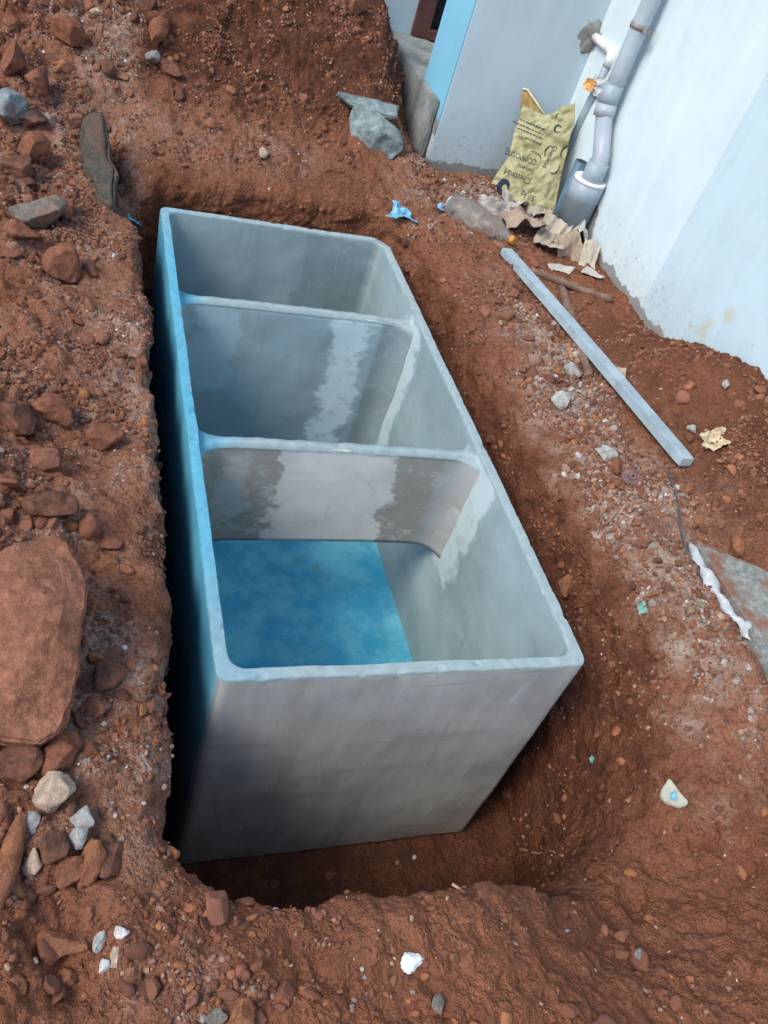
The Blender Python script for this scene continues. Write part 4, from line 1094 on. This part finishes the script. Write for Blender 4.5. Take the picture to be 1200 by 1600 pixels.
def poly_slab(name, pix, origin, normal, thick, mat, label, cat, seed, bevel=0.012, rough=0.006, parent=None, maxe=0.02, freq=9, facets=0.0):
    n_ = np.array(Vector(normal).normalized())
    top = [Vector(onPlane(a, b, np.asarray(origin, float), n_)) for a, b in pix]
    bm = bmesh.new(); f = bm.faces.new([bm.verts.new(p) for p in top])
    r = bmesh.ops.extrude_face_region(bm, geom=[f])
    r2 = random.Random(seed); cen = sum(top, Vector()) / len(top)
    for v in [g for g in r['geom'] if isinstance(g, bmesh.types.BMVert)]:
        v.co += -Vector(n_) * thick * r2.uniform(0.85, 1.15) + (v.co - cen) * r2.uniform(-0.04, 0.10)
    bmesh.ops.recalc_face_normals(bm, faces=bm.faces[:])
    bmesh.ops.bevel(bm, geom=bm.edges[:], offset=bevel, segments=2, affect='EDGES')
    bmesh.ops.triangulate(bm, faces=bm.faces[:])
    for _ in range(5):
        lg = [e for e in bm.edges if e.calc_length() > maxe]
        if not lg or len(bm.verts) > 6000: break
        bmesh.ops.subdivide_edges(bm, edges=lg, cuts=1); bmesh.ops.triangulate(bm, faces=bm.faces[:])
    Pv = np.array([v.co[:] for v in bm.verts])
    dv = np.stack([fbm(Pv, freq, 4, 0.55, seed + k * 5.3) for k in range(3)], 1) * rough * 2
    if facets:
        rf_ = np.random.RandomState(seed + 1); nn_ = np.array(n_); hh_ = np.full(len(Pv), 9.0); c0 = np.array(cen)
        for _ in range(9):
            g_ = rf_.normal(0, 1, 3); g_ -= nn_ * g_.dot(nn_); g_ *= facets / np.linalg.norm(g_)
            hh_ = np.minimum(hh_, (Pv - c0) @ g_ + rf_.uniform(0.005, 0.03))
        dv += nn_ * np.clip(hh_, -0.05, 0.0)[:, None]
    for v, d_ in zip(bm.verts, dv): v.co += Vector(d_)
    o = bm_obj(name, bm, mat, None, not facets)
    if label: tag(o, label, cat)
    return o
poly_slab('laterite_slab', [(-90, 880), (0, 848), (55, 826), (88, 818), (112, 832), (130, 858), (143, 905), (139, 965), (131, 1030), (124, 1095), (98, 1140), (66, 1156), (0, 1140), (-90, 1110)],
          onZ(60, 990, 0.235), (0.16, -0.30, 0.94), 0.11, rock_mat('slab', (0.29, 0.125, 0.074), dustamt=0.35, bump=0.6), 'big flat reddish laterite slab at the left edge, largest stone', 'stone', 5, 0.006, 0.007, facets=0.42, maxe=0.012)
ca_, cb_ = Vector(onZ(150, 182, 0.20)), Vector(onZ(166, 300, 0.075))
cn_ = (cb_ - ca_).cross(camr).normalized()
if cn_.dot(Vector(CP) - ca_) < 0: cn_ = -cn_
poly_slab('clay_face', [(128, 180), (140, 170), (158, 176), (168, 205), (175, 255), (181, 318), (174, 336), (152, 308), (136, 265), (127, 220)],
          ca_, cn_, 0.12, rock_mat('clay', (0.085, 0.080, 0.064), dust=(0.16, 0.085, 0.058), dustamt=0.6, bump=0.9), 'dark grey-green clay face at the far left corner of the pit', 'clay', 6, 0.012, 0.014, freq=6)
GCON = simple('broken_grey_concrete', (0.20, 0.245, 0.245), 0.45, 16, 0.9, 0.2, 0.7, 0.006)
ck = hit(588, 232)[0]
poly_slab('concrete_chunk', [(546, 180), (556, 160), (578, 165), (604, 184), (629, 206), (632, 232), (614, 250), (590, 246), (562, 226), (549, 208)],
          ck + Vector((0, -0.04, 0.03)), (-0.25, -0.85, 0.42), 0.14, GCON, 'broken grey concrete block lying beside the house plinth', 'concrete block', 9, 0.006, 0.006, facets=0.6, maxe=0.014)
c2 = hit(575, 165)[0]
poly_slab('concrete_flake', [(527, 142), (560, 148), (600, 158), (626, 164), (620, 182), (585, 175), (545, 160)],
          ck + Vector((-0.02, 0.16, 0.16)), (-0.1, -0.45, 0.85), 0.03, GCON, 'thin grey concrete flake behind the broken concrete block', 'concrete flake', 10, 0.006, 0.006)
slab = box('concrete_slab', (1.592, -1.2, -0.06), (2.09, 0.62, 0.030), rock_mat('paving', (0.27, 0.29, 0.27), dustamt=0.95), None, 0.006, 8, 0.006)
tag(slab, 'grey concrete paving slab partly buried under the right soil heap', 'slab')

# ================================================================== DEBRIS
# square bar
q0, q1 = hit(787, 402)[0], hit(1066, 733)[0]
q0 = q0 + Vector((0, 0, 0.03)); q1 = q1 + Vector((0, 0, 0.03))
ax = (q1 - q0).normalized(); sdv = ax.cross(Vector((0, 0, 1))).normalized(); upv = sdv.cross(ax)
bar = empty('square_bar', q0)
tag(bar, 'long pale blue-grey square bar lying across the right bank', 'bar')
BARM = simple('blue_grey_bar', (0.33, 0.41, 0.45), 0.20, 10, 0.65, 0.3, 0.4)
bm = bmesh.new(); L = (q1 - q0).length; hw, hh = 0.026, 0.016
prevr = None; rings = []
for i in range(41):
    t = i / 40
    p = q0 + ax * (L * t) + upv * (0.004 * math.sin(t * 3.0))
    rings.append([bm.verts.new(p + sdv * (sx * hw) + upv * (sz * hh)) for sx, sz in ((-1, -1), (1, -1), (1, 1), (-1, 1))])
for i in range(40):
    for k in range(4): bm.faces.new((rings[i][k], rings[i][(k + 1) % 4], rings[i + 1][(k + 1) % 4], rings[i + 1][k]))
bm.faces.new(rings[0]); bm.faces.new(rings[-1])
bm.edges.ensure_lookup_table()
bmesh.ops.bevel(bm, geom=[e for e in bm.edges if abs((e.verts[0].co - e.verts[1].co).normalized().dot(ax)) > 0.9 or e.is_boundary], offset=0.003, segments=2, affect='EDGES')
bm_obj('shaft', bm, BARM, bar)
endc = q1 + ax * 0.0005
V = [endc + sdv * (a * (hw - 0.006)) + upv * (b * (hh - 0.005)) for a, b in ((-1, -1), (1, -1), (1, 1), (-1, 1))]
V += [v + ax * 0.0008 for v in V]
put(mesh_obj('end_face', V, [(4, 5, 6, 7), (0, 1, 5, 4), (1, 2, 6, 5), (2, 3, 7, 6), (3, 0, 4, 7)], simple('bar_end', (0.42, 0.45, 0.42), 0.2, 60, 0.8), None), bar)
# sticks
STK = simple('brown_stick', (0.20, 0.125, 0.090), 0.35, 26, 0.9, 0.2, 0.6, 0.004)
def stick(pix, r, label, mat=STK, lift=0.6, name='stick', cat='stick'):
    pts = [hit(*p)[0] + Vector((0, 0, r * lift)) for p in pix]
    full = []
    for i in range(len(pts) - 1):
        for k in range(6): full.append(pts[i].lerp(pts[i + 1], k / 6))
    full.append(pts[-1])
    rr = [r * (1 + 0.10 * math.sin(i * 1.9) + 0.05 * math.sin(i * 4.1)) for i in range(len(full))]
    full = [p + Vector((math.sin(i * 1.3), math.cos(i * 1.7), 0.4 * math.sin(i * 0.9))) * r * 0.10 for i, p in enumerate(full)]
    o = tube(name, full, rr, mat, None, 12); tag(o, label, cat); return o
stick([(826, 426), (862, 438), (905, 455), (955, 472)], 0.017, 'brown stick lying parallel to the bar toward the house wall')
stick([(876, 452), (893, 500), (906, 545), (920, 592)], 0.018, 'brown stick running under the pale bar from the other stick', lift=0.3)
stick([(886, 540), (891, 556)], 0.008, 'short bright orange splinter beside the pale bar', simple('orange_wood', (0.50, 0.17, 0.04), 0.2), name='splinter', cat='splinter')
stick([(862, 552), (873, 576)], 0.006, 'short dark twig on the bank left of the orange splinter', simple('dark_twig', (0.08, 0.06, 0.05), 0.2), name='twig', cat='twig')
ROOT = simple('pale_root', (0.40, 0.25, 0.17), 0.25, 30, 0.9)
stick([(810, 1326), (840, 1334), (862, 1330), (880, 1338)], 0.0035, 'thin pale root sticking out where the near bank meets the pit', ROOT, name='root', cat='root')
stick([(706, 1382), (716, 1388), (726, 1396)], 0.003, 'tiny curled root on the near lip of the pit', ROOT, name='root', cat='root')
# bottle
b0, b1 = hit(700, 332)[0] + Vector((0, 0, 0.050)), hit(797, 384)[0] + Vector((0, 0, 0.030))
bax = (b1 - b0).normalized(); bl = (b1 - b0).length
bot = empty('plastic_bottle', (b0 + b1) * 0.5)
tag(bot, 'dusty clear plastic bottle with orange cap lying beside the pit', 'bottle')
def plastic():
    M = NT('cloudy_clear_plastic', 0.25, 0.5)
    n1 = M.noise(14, 4); M.color(M.mix(M.ramp(n1, 0.4, 0.7), (0.80, 0.84, 0.82), (0.66, 0.60, 0.52)))
    M.b.inputs['Transmission Weight'].default_value = 0.88; M.b.inputs['IOR'].default_value = 1.25
    M.bump(n1, 0.25, 0.01); return M.m
prof_b = [(0.0, 0.010), (0.01, 0.040), (0.05, 0.052), (0.20, 0.056), (0.30, 0.052), (0.34, 0.055), (0.46, 0.054), (0.50, 0.050), (0.54, 0.054), (0.66, 0.051), (0.76, 0.042), (0.85, 0.030), (0.92, 0.018), (0.95, 0.015), (0.97, 0.015)]
V = []; Fs = []; sg = 26; ub = bax.orthogonal().normalized(); vb = bax.cross(ub)
for i, (t, r_) in enumerate(prof_b):
    for k in range(sg):
        a = 2 * math.pi * k / sg
        dnt = 1 + 0.10 * pn(np.array([[t * 6, math.cos(a) * 1.3, math.sin(a) * 1.3]]))[0] * 2
        q = (ub * math.cos(a) * r_ * dnt + vb * math.sin(a) * r_ * dnt) * 1.28
        q.z *= 0.82
        V.append(b0 + bax * (bl * t) + q)
for i in range(len(prof_b) - 1):
    for k in range(sg): Fs.append((i * sg + k, i * sg + (k + 1) % sg, (i + 1) * sg + (k + 1) % sg, (i + 1) * sg + k))
Fs.append(tuple(range(sg))[::-1]); Fs.append(tuple((len(prof_b) - 1) * sg + k for k in range(sg)))
put(mesh_obj('body', V, Fs, plastic(), None, True), bot)
tube('cap', [b0 + bax * bl * 0.965, b0 + bax * bl * 1.03], 0.019, simple('orange_cap', (0.55, 0.26, 0.05), 0.15, 40, 0.5), bot, 18)
tube('base_ring', [b0 - bax * 0.012, b0 + bax * 0.012], [0.030, 0.044], simple('cloudy_base', (0.62, 0.60, 0.54), 0.12), bot, 18)
# sheets, wrappers, scraps
KRAFT = simple('brown_paper', (0.33, 0.255, 0.19), 0.22, 9, 0.85, 0.2, 0.4, 0.003)
KRAFT2 = simple('pale_cardboard', (0.42, 0.36, 0.29), 0.15, 9, 0.85, 0.2, 0.4, 0.003)
CREAM = simple('pale_paper', (0.44, 0.41, 0.365), 0.14, 12, 0.8, 0.2, 0.3, 0.003)
TEAL = simple('teal_plastic', (0.17, 0.36, 0.31), 0.2, 30, 0.4, 0.5)
BLUEP = simple('bright_blue_plastic', (0.17, 0.43, 0.60), 0.25, 25, 0.4, 0.5)
GREENP = simple('bright_green_plastic', (0.24, 0.60, 0.16), 0.2, 30, 0.45, 0.4)
def sheet(name, px, py, wpx, hpx, mat, label, cat, seed, amp=0.28, rot=0.0, lift=0.25, nn=26, edge=0.10, freq=2.2, tilt=0.0):
    loc, nor, pm = hit(px, py)
    up = (nor + Vector((0, 0, 0.5))).normalized()
    if tilt: up = (up + Vector((-0.3, -0.8, 0)) * tilt).normalized()
    ex = (camr - up * camr.dot(up)).normalized(); ey = up.cross(ex)
    ex2 = ex * math.cos(rot) + ey * math.sin(rot); ey2 = up.cross(ex2)
    sx, sy = wpx / pm, hpx / pm / 0.8
    o = crumple(name, loc + up * min(sx, sy) * lift, ex2, ey2, sx, sy, mat, seed, amp, nn, None, 0.0012, edge, freq)
    tag(o, label, cat); return o
sheet('paper_sheet', 815, 362, 70, 46, KRAFT, 'crumpled brown paper between the bottle and the pipe', 'paper', 21, .5, .2, .35)
sheet('paper_sheet', 772, 335, 56, 30, simple('grey_rubbish', (0.34, 0.30, 0.27), 0.35, 18, 0.85), 'grey-brown wrapper between bottle and bag', 'wrapper', 22, .45, .1, .2)
sheet('cardboard_piece', 858, 378, 46, 60, KRAFT2, 'tan torn cardboard in front of the wide drain socket', 'cardboard', 23, .35, -.3, .30, tilt=.5)
sheet('cardboard_piece', 886, 396, 40, 44, KRAFT, 'darker brown cardboard right of the tan torn piece', 'cardboard', 24, .4, .4, .25, tilt=.3)
sheet('cardboard_piece', 918, 408, 26, 46, KRAFT2, 'narrow upright tan cardboard strip nearest the side wall', 'cardboard', 25, .15, -.15, .35, tilt=.9)
sheet('paper_sheet', 872, 420, 44, 22, CREAM, 'cream paper lying at the edge of the cardboard heap', 'paper', 26, .2, -.5, .12)
sheet('paper_sheet', 925, 430, 34, 18, CREAM, 'cream paper corner under the narrow cardboard strip', 'paper', 27, .2, -.6, .12)
sheet('plastic_film', 905, 380, 44, 40, simple('grey_wrapper', (0.42, 0.41, 0.38), 0.2, 18, 0.5), 'grey film crumpled at the base of the side wall behind the cardboard', 'plastic film', 28, .5, .2, .30)
sheet('paper_sheet', 845, 335, 40, 22, KRAFT2, 'pale torn paper under the foot of the cement bag', 'paper', 29, .4, .2, .25)
sheet('paper_sheet', 800, 322, 34, 26, CREAM, 'small cream scrap left of the cement bag foot', 'paper', 30, .4, .6, .25)
sheet('plastic_scrap', 886, 379, 14, 22, GREENP, 'bright green plastic scrap among the cardboard', 'plastic scrap', 31, .4, .2, .6, 10)
sheet('plastic_scrap', 625, 338, 34, 32, BLUEP, 'light blue plastic scrap at the far right corner of the pit', 'plastic scrap', 32, .5, .3, .2, 14, .4)
sheet('plastic_scrap', 690, 328, 16, 14, BLUEP, 'blue bit of plastic at the base end of the bottle', 'plastic scrap', 33, .4, .3, .2, 10)
sheet('plastic_scrap', 208, 345, 24, 8, BLUEP, 'blue shred deep in the gap at the far left corner', 'plastic scrap', 34, .3, .1, .3, 10)
sheet('dry_leaf', 1116, 692, 36, 26, simple('dry_leaf', (0.52, 0.42, 0.27), 0.3, 40, 0.8), 'tan curled dry leaf on the right soil heap', 'leaf', 35, .35, .2, .22, 14, .3)
sheet('plastic_scrap', 1004, 951, 14, 13, TEAL, 'teal plastic scrap on the right gravel bank', 'plastic scrap', 36, .35, .3, .3, 10, .3)
sheet('plastic_scrap', 926, 1187, 8, 7, TEAL, 'tiny teal shred low on the right pit wall', 'plastic scrap', 37, .35, .3, .3, 8, .3)
# blue and white painted plaster shard on the near right slope
sl_, sn_, sp2 = hit(1052, 1242)
poly_slab('plaster_shard', [(1046, 1217), (1054, 1228), (1066, 1243), (1076, 1254), (1068, 1263), (1054, 1262), (1036, 1254), (1032, 1243), (1038, 1230)],
          sl_ + sn_ * 0.014, sn_, 0.016, simple('dusty_plaster', (0.42, 0.41, 0.34), 0.25, 35, 0.85), 'pale plaster shard with a blue paint spot on the near right slope', 'plaster shard', 13, 0.003, 0.003, None, 0.01)
pl_ = bpy.data.objects['plaster_shard']
o = poly_slab('paint_spot', [(1047, 1240), (1054, 1236), (1058, 1244), (1053, 1251), (1046, 1249)], sl_ + sn_ * 0.0175, sn_, 0.003, BLUEP, None, None, 14, 0.0006, 0.001, None, 0.01)
o.parent = pl_
wl_, wn_, _ = hit(646, 1500)
lump = poly_slab('plaster_lump', [(630, 1488), (638, 1482), (646, 1488), (658, 1486), (667, 1498), (656, 1506), (648, 1519), (636, 1521), (628, 1506)],
          wl_ + wn_ * 0.012, wn_, 0.014, simple('white_plaster', (0.68, 0.69, 0.68), 0.10, 40, 0.9), 'bright white plaster lump on the near bank below the tank', 'plaster', 15, 0.004, 0.004, None, 0.008)
# rusty disc
dl, dn, dp = hit(987, 748)
disc = empty('rusty_disc', dl); tag(disc, 'round rusty brown disc with a centre hole on the gravel bank', 'disc')
RUST = simple('rust', (0.17, 0.105, 0.095), 0.3, 40, 0.8)
dn = (dn + Vector((0, 0, 0.6))).normalized()
tube('plate', [dl + dn * 0.004, dl + dn * 0.009, dl + dn * 0.0095], [0.036, 0.036, 0.032], RUST, disc, 28)
tube('boss', [dl + dn * 0.0095, dl + dn * 0.015], [0.015, 0.011], RUST, disc, 18)
tube('hole', [dl + dn * 0.0152, dl + dn * 0.0156], 0.005, M_DARK, disc, 12)
# white plastic strip along the slab and a dark cable
def ribbon(name, pix, widths, mat, label, cat, seed, lift=0.012):
    pts = [hit(*p)[0] + Vector((0, 0, lift)) for p in pix]
    full = []; ww = []
    for i in range(len(pts) - 1):
        for k in range(8):
            t = k / 8; full.append(pts[i].lerp(pts[i + 1], t)); ww.append(widths[i] * (1 - t) + widths[i + 1] * t)
    full.append(pts[-1]); ww.append(widths[-1])
    V = []; Fs = []; m_ = 6
    for i, p in enumerate(full):
        d_ = (full[min(i + 1, len(full) - 1)] - full[max(i - 1, 0)]).normalized(); s_ = d_.cross(Vector((0, 0, 1))).normalized()
        for k in range(m_):
            t = k / (m_ - 1) - 0.5
            z = 0.018 * pn(np.array([[i * 0.35, t * 3, seed]]))[0] + 0.010 * math.cos(t * 5) + 0.008 * math.sin(i * 0.6 + t * 4)
            V.append(p + s_ * (t * ww[i]) + Vector((0, 0, z)))
    for i in range(len(full) - 1):
        for k in range(m_ - 1): Fs.append((i * m_ + k, i * m_ + k + 1, (i + 1) * m_ + k + 1, (i + 1) * m_ + k))
    o = mesh_obj(name, V, Fs, mat, None, True); md = o.modifiers.new('thickness', 'SOLIDIFY'); md.thickness = 0.0012
    tag(o, label, cat); return o
ribbon('plastic_strip', [(1072, 858), (1092, 888), (1108, 918), (1125, 950), (1150, 978), (1176, 1004), (1206, 1036)], [0.012, 0.035, 0.05, 0.022, 0.04, 0.05, 0.035], WFILM, 'twisted white plastic strip along the edge of the concrete slab', 'plastic strip', 3.0, 0.022)
stick([(1044, 742), (1052, 765), (1058, 790), (1062, 830), (1074, 868), (1096, 910), (1118, 950)], 0.004, 'thin dark cable running beside the white plastic strip', simple('dark_cable', (0.08, 0.08, 0.085), 0.2), 1.5, 'cable', 'cable')
